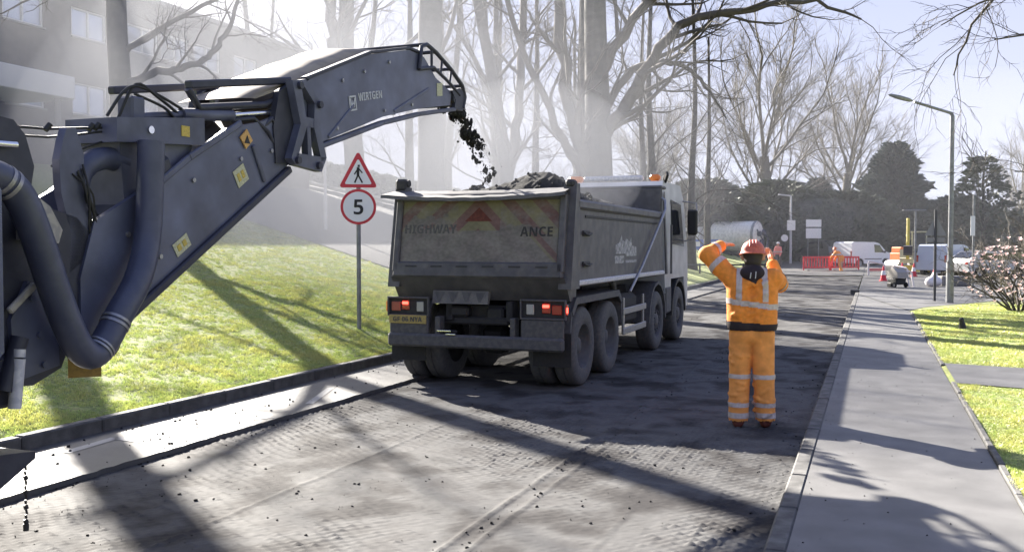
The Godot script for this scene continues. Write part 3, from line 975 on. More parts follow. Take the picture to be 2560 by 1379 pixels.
	b.extr([Vector2(1.55, 1.7), Vector2(2.1, 1.7), Vector2(2.2, 1.66), Vector2(2.85, 1.66), Vector2(2.85, 1.8), Vector2(2.55, 1.82), Vector2(2.5, 1.95), Vector2(2.4, 1.88), Vector2(2.2, 1.93), Vector2(2.1, 1.88), Vector2(1.95, 1.9), Vector2(1.9, 1.98), Vector2(1.75, 1.86), Vector2(1.55, 1.83)], 1.226, 1.23)
	part("mark_shape", b, mat("mark_pale", Color(0.62, 0.62, 0.63), 0.7, {"tex": "dusty", "ts": 2.5, "det": "blotch", "ds": 1.5}), lg)
	# cab
	var cab = Node3D.new(); cab.name = "cab"; t.add_child(cab)
	b = MB.new()
	b.extr([Vector2(5.2, 0.95), Vector2(5.7, 0.95), Vector2(5.72, 1.2), Vector2(7.0, 1.2), Vector2(7.02, 0.6), Vector2(7.38, 0.6), Vector2(7.42, 1.2), Vector2(7.38, 1.75), Vector2(7.2, 2.75), Vector2(6.95, 3.0), Vector2(5.35, 3.0), Vector2(5.2, 2.9)], -1.2, 1.2, Transform3D.IDENTITY, 0.06, 1.8)
	part("cab_shell", b, mats.cab_white, cab)
	for sd in [-1, 1]:
		b = MB.new()
		b.extr([Vector2(5.9, 1.85), Vector2(7.0, 1.8), Vector2(6.9, 2.62), Vector2(5.9, 2.68)], sd * 1.11, sd * 1.204, Transform3D.IDENTITY, 0.06, 1.8)
		part("side_window", b, mats.glass_dark, cab)
		b = MB.new()
		b.extr([Vector2(5.24, 1.3), Vector2(5.34, 1.3), Vector2(5.34, 2.8), Vector2(5.24, 2.8)], sd * 1.1, sd * 1.22, Transform3D.IDENTITY, 0.06, 1.8)
		b.tube([L(sd * 1.25, 1.3, 5.5), L(sd * 1.25, 2.2, 5.5)], 0.02, 6)
		part("grab_rail", b, mats.tipper_grey, cab)
		b = MB.new()
		b.box(L(sd * 1.36, 2.28, 7.05), Vector3(0.2, 0.5, 0.1), 0.05)
		var mi = part("mirror", b, mats.black, cab)
		b = MB.new()
		b.tube([L(sd * 1.15, 2.7, 7.1), L(sd * 1.42, 2.66, 7.1), L(sd * 1.46, 2.3, 7.08), L(sd * 1.4, 1.95, 7.08), L(sd * 1.16, 1.9, 7.08)], 0.016, 6)
		part("mirror_arm", b, mats.steel, mi)
		b = MB.new()
		var p1 = []
		var p2 = []
		for k in 9:
			var a = PI * k / 8.0
			p1.append(Vector2(6.4 - cos(a) * 0.7, 0.52 + sin(a) * 0.68))
			p2.append(Vector2(6.4 + cos(a) * 0.62, 0.52 + sin(a) * 0.62))
		b.extr(p1 + p2, sd * 0.85, sd * 1.23)
		part("wheel_arch", b, mats.black, cab)
		b = MB.new()
		b.box(L(sd * 1.12, 0.82, 5.45), Vector3(0.2, 0.5, 0.5), 0.04)
		part("step_box", b, mats.fender, cab)
	b = MB.new()
	b.extr([Vector2(7.41, 1.65), Vector2(7.22, 2.7), Vector2(7.18, 2.7), Vector2(7.3, 1.65)], -1.1, 1.1)
	part("windscreen", b, mats.glass_dark, cab)
	b = MB.new()
	b.box(L(0.12, 3.08, 5.6), Vector3(1.15, 0.1, 0.16), 0.03)
	var lb = part("light_bar", b, mats.off_white, cab)
	for x in [[-0.62, 0.28], [0.92, 0.2]]:
		b = MB.new()
		b.box(L(x[0], 3.08, 5.6), Vector3(x[1], 0.12, 0.16), 0.05)
		part("beacon", b, mats.amber, lb)
	b = MB.new()
	b.bar(L(1.12, 3.0, 5.5), L(1.2, 3.14, 5.35), 0.05, 0.1, 0.01)
	part("work_lamp", b, mats.black, lb)
	# small mud flaps behind the rear wheels
	for sd in [-1, 1]:
		b = MB.new()
		b.box(L(sd * 1.0, 0.52, -0.66), Vector3(0.5, 0.42, 0.012))
		part("mud_flap", b, mats.rubber, t)
	# the load
	var hf = func(x, l):
		var e = minf(smoothstep(1.16, 0.6, absf(x)), smoothstep(-0.45, 0.5, l) * smoothstep(4.8, 3.6, l))
		var heap = 0.24 * exp(-pow((x - 0.45) / 0.5, 2.0) - pow((l - 0.7) / 1.0, 2.0)) + 0.22 * exp(-pow((x + 0.3) / 0.8, 2.0) - pow((l - 2.6) / 1.2, 2.0))
		return 2.24 + 0.26 * e + 0.1 * exp(-pow((l - 0.35) / 0.5, 2.0)) * smoothstep(1.14, 0.9, absf(x)) + heap * (0.4 + 0.6 * e) + 0.035 * nf.get_noise_2d(x * 300.0, l * 300.0) + 0.015 * nf.get_noise_2d(x * 900.0, l * 900.0)
	b = MB.new()
	var nx = 44
	var nl = 80
	var P = []
	for j in nl + 1:
		for i in nx + 1:
			var x = lerpf(-1.14, 1.14, float(i) / nx)
			var l = lerpf(-0.46, 4.78, float(j) / nl)
			P.append(L(x, hf.call(x, l), l))
	for j in nl:
		for i in nx:
			var a = j * (nx + 1) + i
			for k in [[a, a + 1, a + nx + 2], [a, a + nx + 2, a + nx + 1]]:
				var nn = (P[k[2]] - P[k[0]]).cross(P[k[1]] - P[k[0]]).normalized()
				if nn.y < 0: nn = -nn
				b.tri(P[k[0]], P[k[1]], P[k[2]], nn, nn, nn)
	var ld = solo("asphalt_load", b, mats.millings_dusty, "heap of dark asphalt millings filling the grey tipper body", "load", "", t.position)
	ld.rotation.y = -TH
	# lumps on the heap and the stream in the air
	rng.seed = 5
	var xs = []
	for i in 110:
		var x = rng.randf_range(-1.0, 1.0)
		var l = rng.randf_range(-0.35, 2.5)
		xs.append(Transform3D(Basis.from_euler(Vector3(rng.randf() * 6, rng.randf() * 6, 0)).scaled(Vector3.ONE * (0.8 + 3.2 * pow(rng.randf(), 5.0))), t.transform * L(x, hf.call(x, l) + 0.015, l)))
	scatter("load_lumps", rock_mesh(9, 0.03), mats.millings, xs, "black asphalt lumps lying on top of the load in the tipper", "lumps")
	xs = []
	for i in 1500:
		var k = rng.randf()
		var tt = 0.02 + 0.45 * pow(k, 0.85)
		var wv = 0.05 * sin(tt * 60.0) + 0.03 * sin(tt * 131.0)
		var w = 0.025 + 0.05 * tt
		var p = Vector3(-5.02 + wv + rng.randfn(0, w), 3.6 + 0.3 * tt - 4.5 * tt * tt + rng.randfn(0, w * 1.3), 10.6 + 3.2 * tt + 0.5 * wv + rng.randfn(0, w))
		if sin(tt * 44.0) + 0.5 * sin(tt * 97.0) < -0.15 and rng.randf() < 0.8: continue
		if tt > 0.3 and rng.randf() < (tt - 0.3) * 4.0: continue
		var sc = 0.35 + 2.2 * pow(rng.randf(), 5.0)
		xs.append(Transform3D(Basis.from_euler(Vector3(rng.randf() * 6, rng.randf() * 6, 0)).scaled(Vector3(sc, sc * rng.randf_range(0.8, 2.2), sc)), R(p.x, p.z, p.y)))
	scatter("falling_millings", rock_mesh(12, 0.017), mats.millings, xs, "stream of dark millings falling from the conveyor end into the tipper", "millings")
	return t

# ---------- the cold planer and its conveyor ----------
func make_planer():
	var t = thing("cold_planer", "dark blue road milling machine with a raised folding conveyor boom", "milling machine", R(-5.05, 0.0, 0.0), -TH)
	var bl = mats.machine_blue
	var b
	# --- upper boom ---
	var boom = Node3D.new(); boom.name = "upper_boom"; t.add_child(boom)
	for sd in [-1, 1]:
		b = MB.new()
		b.extr([Vector2(6.95, 2.68), Vector2(7.26, 2.75), Vector2(8.36, 3.11), Vector2(9.16, 3.3), Vector2(9.98, 3.45), Vector2(10.02, 3.6), Vector2(9.6, 3.7), Vector2(9.3, 3.88), Vector2(8.95, 3.89), Vector2(8.13, 3.69), Vector2(7.1, 3.3), Vector2(6.92, 3.18)], sd * 0.41, sd * 0.45)
		part("boom_side", b, bl, boom)
		b = MB.new()
		for e in [[7.2, 2.7, 8.36, 3.05], [8.36, 3.05, 9.16, 3.24], [9.16, 3.24, 10.1, 3.42]]:
			b.bar(L(sd * 0.44, e[1], e[0]), L(sd * 0.44, e[3], e[2]), 0.07, 0.045, 0.008)
		part("lower_flange", b, mats.machine_grey, boom)
		b = MB.new()
		for e in [[7.0, 3.27, 8.13, 3.71], [8.13, 3.71, 8.95, 3.91], [8.95, 3.91, 9.25, 3.91]]:
			b.bar(L(sd * 0.43, e[1], e[0]), L(sd * 0.43, e[3], e[2]), 0.07, 0.03, 0.006)
		part("top_flange", b, mats.machine_dark, boom)
		b = MB.new()
		for e in [[7.6, 3.35], [8.0, 3.5], [8.5, 3.68], [7.5, 2.9], [8.4, 3.18], [9.0, 3.32]]:
			b = MB.new(); b.tube([L(sd * 0.445, e[1], e[0]), L(sd * 0.465, e[1], e[0])], 0.018, 7)
			part("bolt", b, mats.steel, boom)
		b = MB.new()
		for e in [[7.35, 2.8, 7.8, 3.15], [8.6, 3.2, 9.4, 3.55]]:
			b.bar(L(sd * 0.452, e[1], e[0]), L(sd * 0.452, e[3], e[2]), 0.02, 0.03, 0.006)
		part("stiffener", b, bl, boom)
	b = MB.new()
	b.extr([Vector2(7.0, 2.74), Vector2(8.36, 3.12), Vector2(9.98, 3.47), Vector2(9.98, 3.5), Vector2(8.36, 3.16), Vector2(7.0, 2.78)], -0.4, 0.4)
	part("boom_floor", b, mats.machine_dark, boom)
	b = MB.new()
	b.extr([Vector2(7.0, 3.0), Vector2(8.36, 3.34), Vector2(10.12, 3.62), Vector2(10.12, 3.64), Vector2(8.36, 3.37), Vector2(7.0, 3.03)], -0.36, 0.36)
	b.tube([L(-0.38, 3.55, 10.1), L(0.38, 3.55, 10.1)], 0.1, 14)
	part("conveyor_belt", b, mats.rubber, boom)
	# cream vaulted hump bulging over the belt
	b = MB.new()
	var rows = []
	for j in 15:
		var k = j / 14.0
		var l = lerpf(6.35, 8.9, k)
		var yt = lerpf(2.95, 3.24, clampf((l - 6.2) / 0.8, 0, 1)) if l < 7.0 else (lerpf(3.26, 3.7, (l - 7.0) / 1.13) if l < 8.13 else lerpf(3.7, 3.86, (l - 8.13) / 0.82))
		var rr = 0.1 * pow(sin(PI * (0.04 + 0.94 * k)), 0.8) + 0.012 * sin(j * 2.3)
		var row = []
		for i in 9:
			var a = PI * i / 8.0
			row.append(L(cos(a) * 0.4, yt + sin(a) * rr, l))
		rows.append(row)
	for j in 14:
		for i in 8:
			var a0 = PI * i / 8.0
			var a1 = PI * (i + 1) / 8.0
			var n0 = Vector3(cos(a0), sin(a0) * 1.4, 0.12).normalized()
			var n1 = Vector3(cos(a1), sin(a1) * 1.4, 0.12).normalized()
			b.tri(rows[j][i], rows[j + 1][i], rows[j + 1][i + 1], n0, n0, n1)
			b.tri(rows[j][i], rows[j + 1][i + 1], rows[j][i + 1], n0, n1, n1)
	part("belt_hump", b, mats.canvas, boom)
	# guard frame and nose
	var gd = Node3D.new(); gd.name = "end_guard"; boom.add_child(gd)
	b = MB.new()
	for sd in [-1, 1]:
		var x = sd * 0.47
		b.tube([L(x, 3.72, 9.14), L(x, 3.97, 9.2), L(x, 4.02, 9.33), L(x, 3.98, 9.55), L(x, 3.86, 9.95), L(x, 3.72, 10.28), L(x, 3.6, 10.36), L(x, 3.46, 10.3)], 0.024, 8)
		b.tube([L(x, 3.72, 9.14), L(x, 3.8, 9.5), L(x, 3.7, 9.9), L(x, 3.6, 10.2)], 0.02, 8)
		b.tube([L(x, 3.99, 9.45), L(x, 3.8, 9.45)], 0.015, 6)
		b.tube([L(x, 3.93, 9.72), L(x, 3.76, 9.68)], 0.015, 6)
		b.tube([L(x, 3.85, 9.97), L(x, 3.69, 9.92)], 0.015, 6)
	for e in [[4.02, 9.33], [3.98, 9.55], [3.86, 9.95], [3.72, 10.28]]:
		b.tube([L(-0.47, e[0], e[1]), L(0.47, e[0], e[1])], 0.02, 8)
	part("guard_frame", b, mats.machine_dark, gd)
	for sd in [-1, 1]:
		b = MB.new()
		b.extr([Vector2(9.98, 3.62), Vector2(10.2, 3.68), Vector2(10.36, 3.64), Vector2(10.38, 3.52), Vector2(10.28, 3.42), Vector2(10.05, 3.42), Vector2(10.08, 3.52)], sd * 0.43, sd * 0.475)
		part("nose_plate", b, mats.machine_dark, gd)
		b = MB.new()
		b.tube([L(sd * 0.38, 3.55, 10.1), L(sd * 0.47, 3.55, 10.1)], 0.07, 12)
		part("drum_motor", b, mats.machine_dark, gd)
	b = MB.new()
	b.extr([Vector2(9.62, 3.5), Vector2(9.76, 3.525), Vector2(9.76, 3.67), Vector2(9.62, 3.645)], 0.451, 0.455)
	part("decal", b, mats.decal_pale, boom)
	# lettering on the right side
	var face = Basis(Vector3(0, 0.21, -0.978).normalized(), Vector3(0, 0.978, 0.21).normalized(), Vector3.RIGHT)
	text_part("lettering", "WIRTGEN", 0.075, mats.lettering, boom, L(0.453, 3.285, 8.12), face, 0.004, 0.01)
	b = MB.new()
	var bc = L(0.455, 3.165, 7.78)
	for e in [-0.062, 0.062]: b.box(bc + face * Vector3(0, e, 0), Vector3(0.004, 0.016, 0.13), 0.0, Basis(Vector3.RIGHT, face.y, -face.x))
	for e in [-0.057, 0.057]: b.box(bc + face * Vector3(e, 0, 0), Vector3(0.004, 0.13, 0.016), 0.0, Basis(Vector3.RIGHT, face.y, -face.x))
	for e in [[-0.04, 0.045, -0.02, -0.04], [-0.02, -0.04, 0.0, 0.02], [0.0, 0.02, 0.02, -0.04], [0.02, -0.04, 0.04, 0.045]]:
		b.bar(bc + face * Vector3(e[0], e[1], 0), bc + face * Vector3(e[2], e[3], 0), 0.018, 0.004, 0.0, Vector3.RIGHT)
	part("emblem", b, mats.lettering, boom)
	# --- hinge ---
	for sd in [-1, 1]:
		var hp = Node3D.new(); hp.name = "hinge_plate"; t.add_child(hp, true)
		b = MB.new()
		var x0 = sd * 0.46
		var x1 = sd * 0.53
		b.extr([Vector2(6.68, 3.2), Vector2(6.8, 3.22), Vector2(6.9, 2.85), Vector2(6.72, 2.5), Vector2(6.66, 2.55), Vector2(6.8, 2.85)], x0, x1)
		b.extr([Vector2(7.02, 3.12), Vector2(7.12, 3.06), Vector2(7.1, 2.85), Vector2(7.2, 2.6), Vector2(7.12, 2.56), Vector2(7.0, 2.85)], x0, x1)
		b.extr([Vector2(6.8, 3.22), Vector2(6.88, 3.24), Vector2(7.12, 3.06), Vector2(7.08, 3.0)], x0, x1)
		b.extr([Vector2(6.72, 2.5), Vector2(7.12, 2.47), Vector2(7.2, 2.6), Vector2(6.74, 2.6)], x0, x1)
		b.extr([Vector2(6.85, 2.92), Vector2(7.02, 2.92), Vector2(7.02, 2.84), Vector2(6.85, 2.84)], x0 + sd * 0.003, x1 - sd * 0.003)
		b.extr([Vector2(6.9, 2.85), Vector2(6.95, 2.85), Vector2(6.97, 2.6), Vector2(6.91, 2.6)], x0 + sd * 0.003, x1 - sd * 0.003)
		part("plate", b, mats.machine_grey, hp)
		b = MB.new()
		for e in [[6.74, 2.54], [7.06, 2.52], [6.78, 3.17], [7.08, 3.05]]:
			b.tube([L(sd * 0.4, e[1], e[0]), L(sd * 0.56, e[1], e[0])], 0.032, 9)
		part("hinge_pin", b, mats.machine_dark, hp)
		b = MB.new()
		b.extr([Vector2(6.55, 2.5), Vector2(6.78, 2.52), Vector2(6.86, 2.86), Vector2(6.76, 3.18), Vector2(6.6, 3.1), Vector2(6.52, 2.8)], sd * 0.4, sd * 0.455)
		part("hinge_web", b, mats.machine_dark, hp)
	# --- lower conveyor ---
	var low = Node3D.new(); low.name = "lower_boom"; t.add_child(low)
	for sd in [-1, 1]:
		b = MB.new()
		b.extr([Vector2(4.5, 1.2), Vector2(4.86, 1.36), Vector2(6.78, 2.53), Vector2(6.8, 2.62), Vector2(6.72, 2.95), Vector2(6.4, 2.83), Vector2(5.95, 2.72), Vector2(5.35, 2.36), Vector2(4.62, 1.98), Vector2(4.5, 1.62)], sd * 0.4, sd * 0.44)
		part("boom_side", b, bl, low)
		b = MB.new()
		b.bar(L(sd * 0.43, 1.3, 4.8), L(sd * 0.43, 2.47, 6.75), 0.09, 0.06, 0.01)
		part("lower_flange", b, mats.machine_dark, low)
		b = MB.new()
		b.bar(L(sd * 0.45, 2.46, 5.5), L(sd * 0.45, 2.2, 5.1), 0.03, 0.05, 0.008)
		b.bar(L(sd * 0.45, 2.62, 6.25), L(sd * 0.45, 2.34, 6.4), 0.02, 0.04, 0.008)
		b.bar(L(sd * 0.45, 2.46, 5.5), L(sd * 0.45, 2.78, 6.1), 0.03, 0.05, 0.008)
		part("stiffener", b, mats.machine_grey, low)
		b = MB.new()
		for e in [[5.55, 2.3], [4.9, 1.9], [6.1, 2.5], [5.2, 1.75], [6.5, 2.6]]:
			b = MB.new(); b.tube([L(sd * 0.435, e[1], e[0]), L(sd * 0.455, e[1], e[0])], 0.018, 7)
			part("bolt", b, mats.steel, low)
	b = MB.new()
	b.extr([Vector2(4.5, 1.22), Vector2(6.8, 2.58), Vector2(6.8, 2.62), Vector2(4.5, 1.27)], -0.4, 0.4)
	part("boom_floor", b, mats.machine_dark, low)
	b = MB.new()
	b.extr([Vector2(4.3, 1.55), Vector2(6.9, 2.93), Vector2(6.9, 2.96), Vector2(4.3, 1.58)], -0.36, 0.36)
	part("conveyor_belt", b, mats.rubber, low)
	# decals
	var f2 = Basis(Vector3(0, 0.53, -0.848), Vector3(0, 0.848, 0.53), Vector3.RIGHT)
	for e in [[5.42, 1.83, 0.085, 0.05, "decal_pale"], [6.1, 2.37, 0.075, 0.07, "decal_pale"]]:
		b = MB.new()
		b.box(L(0.444, e[1], e[0]), Vector3(0.004, e[3] * 2, e[2] * 2), 0.0, Basis(Vector3.RIGHT, f2.y, -f2.x))
		part("decal", b, mats[e[4]], low)
		b = MB.new()
		for k in [-0.4, 0.35]:
			b.box(L(0.448, e[1], e[0]) + f2 * Vector3(e[2] * k, 0.0, 0), Vector3(0.004, e[3] * 0.9, e[2] * 0.45), 0.0, Basis(Vector3.RIGHT, f2.y, -f2.x))
		part("decal_symbol", b, mats.decal_yellow, low)
	b = MB.new()
	var rot = Basis(Vector3.RIGHT, 0.72)
	b.box(L(0.452, 2.66, 6.16), Vector3(0.01, 0.11, 0.11), 0.0, rot)
	var ws = part("warning_decal", b, mats.decal_orange, low)
	b = MB.new()
	b.extr([Vector2(-0.035, -0.03), Vector2(0.035, -0.03), Vector2(0.0, 0.035)], 0.0, 0.003, Transform3D(Basis.IDENTITY, L(0.458, 2.655, 6.165)))
	part("warning_symbol", b, mats.black, ws)
	# beams and ram on top
	b = MB.new()
	b.bar(L(0.36, 3.0, 5.6), L(0.38, 3.23, 6.85), 0.07, 0.06, 0.01)
	b.bar(L(-0.36, 3.0, 5.6), L(-0.38, 3.23, 6.85), 0.07, 0.06, 0.01)
	b.tube([L(0.36, 2.97, 5.6), L(0.36, 2.85, 5.72), L(0.38, 2.98, 6.5), L(0.38, 3.08, 6.72), L(0.38, 2.85, 6.8)], 0.03, 8)
	part("tie_beam", b, mats.machine_dark, t)
	b = MB.new()
	b.tube([L(0.34, 2.78, 5.55), L(0.36, 2.84, 6.1)], 0.045, 12)
	b.tube([L(0.3, 2.72, 5.2), L(0.34, 2.79, 5.62)], 0.03, 10)
	var ram = part("lift_ram", b, mats.machine_grey, t)
	b = MB.new()
	b.tube([L(0.36, 2.84, 6.08), L(0.38, 2.93, 6.6)], 0.024, 10)
	part("ram_rod", b, mats.chrome, ram)
	b = MB.new()
	b.box(L(0.38, 2.93, 6.62), Vector3(0.08, 0.1, 0.1), 0.02)
	b.tube([L(0.4, 2.72, 6.35), L(0.44, 2.86, 6.5), L(0.42, 2.8, 6.62)], 0.022, 7)
	b.tube([L(0.42, 2.62, 6.6), L(0.45, 2.75, 6.45), L(0.42, 2.84, 6.3), L(0.36, 2.8, 6.1)], 0.018, 7)
	part("ram_eye", b, mats.machine_dark, ram)
	# junction box with lamp, elbow and decal
	b = MB.new()
	b.extr([Vector2(4.8, 2.5), Vector2(5.66, 2.56), Vector2(5.66, 2.76), Vector2(4.8, 2.66)], 0.02, 0.46)
	b.extr([Vector2(4.92, 2.1), Vector2(5.5, 2.36), Vector2(5.6, 2.56), Vector2(4.88, 2.52)], 0.05, 0.4)
	b.box(L(0.3, 2.76, 5.1), Vector3(0.14, 0.16, 0.13), 0.015)
	var jb = part("fan_housing", b, mats.machine_grey, t)
	b = MB.new()
	b.tube([L(0.462, 2.61, 5.1), L(0.475, 2.61, 5.1)], 0.026, 14)
	part("port_ring", b, mats.chrome, jb)
	b = MB.new()
	b.box(L(0.463, 2.64, 5.45), Vector3(0.004, 0.075, 0.085))
	part("decal", b, mats.decal_yellow, jb)
	b = MB.new()
	b.box(L(0.4, 2.35, 5.25), Vector3(0.1, 0.16, 0.18), 0.02, Basis(Vector3.RIGHT, 0.4))
	part("bracket", b, mats.machine_dark, jb)
	# hoses over the box
	b = MB.new()
	for e in [[4.85, 2.68, 5.0, 2.88, 5.2, 2.9, 5.62, 2.8], [4.95, 2.68, 5.08, 2.92, 5.3, 2.86, 5.6, 2.74], [5.1, 2.86, 5.35, 2.8, 5.5, 2.72, 5.7, 2.76]]:
		b.tube(smooth_path([L(0.33, e[1], e[0]), L(0.36, e[3], e[2]), L(0.36, e[5], e[4]), L(0.34, e[7], e[6])], 5), 0.011, 6)
	part("hydraulic_hose", b, mats.black, t)
	b = MB.new()
	b.tube([L(0.32, 2.5, 3.6), L(0.32, 2.54, 4.38), L(0.33, 2.57, 4.6), L(0.33, 2.62, 5.0)], 0.009, 6)
	b.tube([L(0.3, 2.45, 3.6), L(0.32, 2.49, 4.38), L(0.33, 2.53, 4.6), L(0.33, 2.58, 4.85)], 0.008, 6)
	b.tube([L(0.3, 2.36, 4.45), L(0.33, 2.45, 4.65), L(0.33, 2.52, 4.85)], 0.008, 6)
	b.tube([L(0.3, 2.32, 4.42), L(0.35, 2.2, 4.62), L(0.38, 2.0, 4.72)], 0.008, 6)
	for e in [[4.36, 2.55], [4.7, 2.59], [4.75, 2.6]]: b.tube([L(0.32, e[1] - 0.02, e[0]), L(0.33, e[1] + 0.02, e[0] + 0.03)], 0.018, 7)
	part("cable", b, mats.black, t)
	rng.seed = 31
	b = MB.new()
	for i in 9:
		var x = 0.38 + rng.randf_range(-0.03, 0.06)
		b.tube(smooth_path([L(x, 2.3 + rng.randf_range(-0.08, 0.08), 4.5 + rng.randf_range(-0.04, 0.04)), L(x + 0.03, 2.15, 4.58 + rng.randf_range(-0.06, 0.06)), L(x, 1.95 + rng.randf_range(-0.05, 0.05), 4.6 + rng.randf_range(-0.05, 0.07)), L(x - 0.03, 1.75 + rng.randf_range(-0.1, 0.05), 4.6 + rng.randf_range(-0.08, 0.05))], 5), rng.randf_range(0.006, 0.013), 6)
	part("hose_bundle", b, mats.black, t)
	# big suction hoses
	b = MB.new()
	var path = [Vector2(3.55, 2.24), Vector2(3.78, 2.2), Vector2(3.92, 2.1), Vector2(4.03, 1.88), Vector2(4.15, 1.57), Vector2(4.25, 1.34), Vector2(4.34, 1.2), Vector2(4.44, 1.16), Vector2(4.54, 1.24), Vector2(4.66, 1.4), Vector2(4.82, 1.6), Vector2(4.95, 1.85), Vector2(5.0, 2.15), Vector2(5.02, 2.52)]
	var pp = []
	for p in path: pp.append(L(0.6 if p.x < 4.8 else lerpf(0.6, 0.54, clampf((p.x - 4.8) / 0.2, 0, 1)), p.y, p.x))
	b.tube(smooth_path(pp, 4), 0.088, 18)
	var sh = part("suction_hose", b, mats.hose, t)
	for e in [[3.8, 2.19, 3.86, 2.155], [4.47, 1.18, 4.5, 1.205], [4.6, 1.32, 4.63, 1.36]]:
		b = MB.new()
		var e0 = L(0.6, e[1], e[0])
		var e1 = L(0.6, e[3], e[2])
		b.tube([e0, e0.lerp(e1, 0.35)], 0.094, 18)
		b.tube([e0.lerp(e1, 0.65), e1], 0.094, 18)
		part("hose_clamp", b, mats.steel, sh)
	b = MB.new()
	b.tube(smooth_path([L(0.33, 2.38, 4.98), L(0.33, 2.4, 4.85), L(0.33, 2.37, 4.72), L(0.33, 2.29, 4.62), L(0.34, 2.16, 4.57)], 4), 0.075, 16)
	part("elbow_hose", b, mats.hose, t)
	# the lower mouth of the conveyor and its plates
	b = MB.new()
	b.extr([Vector2(3.3, 1.2), Vector2(3.95, 1.02), Vector2(4.15, 1.0), Vector2(4.36, 1.08), Vector2(4.42, 1.2), Vector2(4.6, 1.25), Vector2(4.72, 1.4), Vector2(4.66, 1.85), Vector2(4.5, 2.0), Vector2(4.3, 2.05), Vector2(3.9, 2.3), Vector2(3.3, 2.4)], 0.3, 0.42)
	b.extr([Vector2(3.3, 1.2), Vector2(3.95, 1.02), Vector2(4.42, 1.2), Vector2(4.6, 1.7), Vector2(4.3, 2.05), Vector2(3.3, 2.4)], -0.42, -0.3)
	part("mouth_plate", b, mats.machine_dark, t)
	b = MB.new()
	b.extr([Vector2(4.0, 1.04), Vector2(4.32, 1.1), Vector2(4.3, 1.5), Vector2(4.1, 1.62), Vector2(3.98, 1.4)], 0.42, 0.45)
	for e in [[4.12, 1.52], [4.17, 1.3], [4.2, 1.12], [4.5, 1.32]]: b.tube([L(0.44, e[1], e[0]), L(0.47, e[1], e[0])], 0.02, 8)
	part("pivot_plate", b, bl, t)
	b = MB.new()
	b.extr([Vector2(4.4, 2.47), Vector2(4.43, 2.55), Vector2(4.5, 2.56), Vector2(4.56, 2.4), Vector2(4.56, 2.12), Vector2(4.66, 1.9), Vector2(4.64, 1.8), Vector2(4.44, 1.66), Vector2(4.45, 1.9), Vector2(4.38, 2.15), Vector2(4.37, 2.35)], 0.36, 0.42)
	part("bracket_tower", b, mats.machine_grey, t)
	b = MB.new()
	b.extr([Vector2(4.05, 1.86), Vector2(4.3, 1.84), Vector2(4.33, 1.92), Vector2(4.24, 2.06), Vector2(4.14, 2.12), Vector2(4.05, 2.13)], 0.34, 0.48)
	part("valve_cover", b, mats.beige, t)
	b = MB.new()
	b.extr([Vector2(3.0, 1.9), Vector2(4.2, 2.1), Vector2(4.24, 2.3), Vector2(4.18, 2.48), Vector2(4.1, 2.56), Vector2(3.9, 2.58), Vector2(3.0, 2.56)], -0.5, 0.36)
	part("hood_nose", b, mats.machine_dark, t)
	b = MB.new()
	b.tube([L(0.4, 2.4, 3.7), L(0.4, 2.41, 4.08)], 0.02, 9)
	part("grab_bar", b, mats.chrome, t)
	b = MB.new()
	b.tube([L(0.5, 0.9, 3.95), L(0.5, 1.18, 3.985)], 0.036, 14)
	b.tube([L(0.5, 1.19, 3.985), L(0.5, 1.235, 3.99)], 0.034, 14)
	part("lift_cylinder", b, mats.off_white, t)
	b = MB.new()
	b.tube([L(0.46, 1.0, 3.92), L(0.47, 1.3, 4.02)], 0.05, 10)
	b.box(L(0.4, 1.05, 3.9), Vector3(0.1, 0.3, 0.16), 0.02)
	part("cylinder_bracket", b, mats.machine_dark, t)
	b = MB.new()
	b.face(L(0.2, 1.22, 4.62), L(0.34, 1.22, 4.76), L(0.34, 0.97, 4.76), L(0.2, 0.97, 4.62), Vector3(1, 0, 1))
	b.face(L(0.19, 1.22, 4.63), L(0.33, 1.22, 4.77), L(0.33, 0.97, 4.77), L(0.19, 0.97, 4.63), Vector3(-1, 0, -1))
	part("rubber_flap", b, mats.flap, t)
	b = MB.new()
	b.tube(smooth_path([L(0.45, 1.35, 4.72), L(0.47, 1.2, 4.78), L(0.46, 1.12, 4.74)], 4), 0.012, 6)
	b.box(L(0.46, 1.27, 4.78), Vector3(0.05, 0.05, 0.07), 0.01)
	part("hose_tail", b, mats.black, t)
	b = MB.new()
	b.bar(L(0.47, 1.45, 3.95), L(0.47, 1.6, 4.13), 0.03, 0.045, 0.01)
	part("strap", b, mats.beige, t)
	# main body, outside the frame except for its front edge
	b = MB.new()
	b.extr([Vector2(-5.5, 1.0), Vector2(3.1, 1.0), Vector2(3.42, 1.3), Vector2(3.42, 2.1), Vector2(3.2, 2.45), Vector2(-5.5, 2.6)], -1.1, 1.05)
	part("body", b, bl, t)
	b = MB.new()
	b.extr([Vector2(2.0, 0.35), Vector2(3.75, 0.5), Vector2(3.98, 0.62), Vector2(3.98, 0.66), Vector2(3.6, 0.7), Vector2(2.0, 0.9)], 0.2, 0.62)
	part("front_bumper", b, mats.machine_dark, t)
	b = MB.new()
	for i in 14:
		var y = 0.6 - i * 0.028
		b.tube([L(0.55 + 0.004 * sin(i * 2.0), y, 3.97), L(0.55 + 0.004 * sin(i * 2.0 + 1), y - 0.024, 3.975)], 0.007 + (0.006 if i % 3 == 0 else 0.0), 6)
	b.tube([L(0.55, 0.24, 3.97), L(0.55, 0.2, 3.97)], 0.016, 8)
	part("hanging_chain", b, mats.black, t)
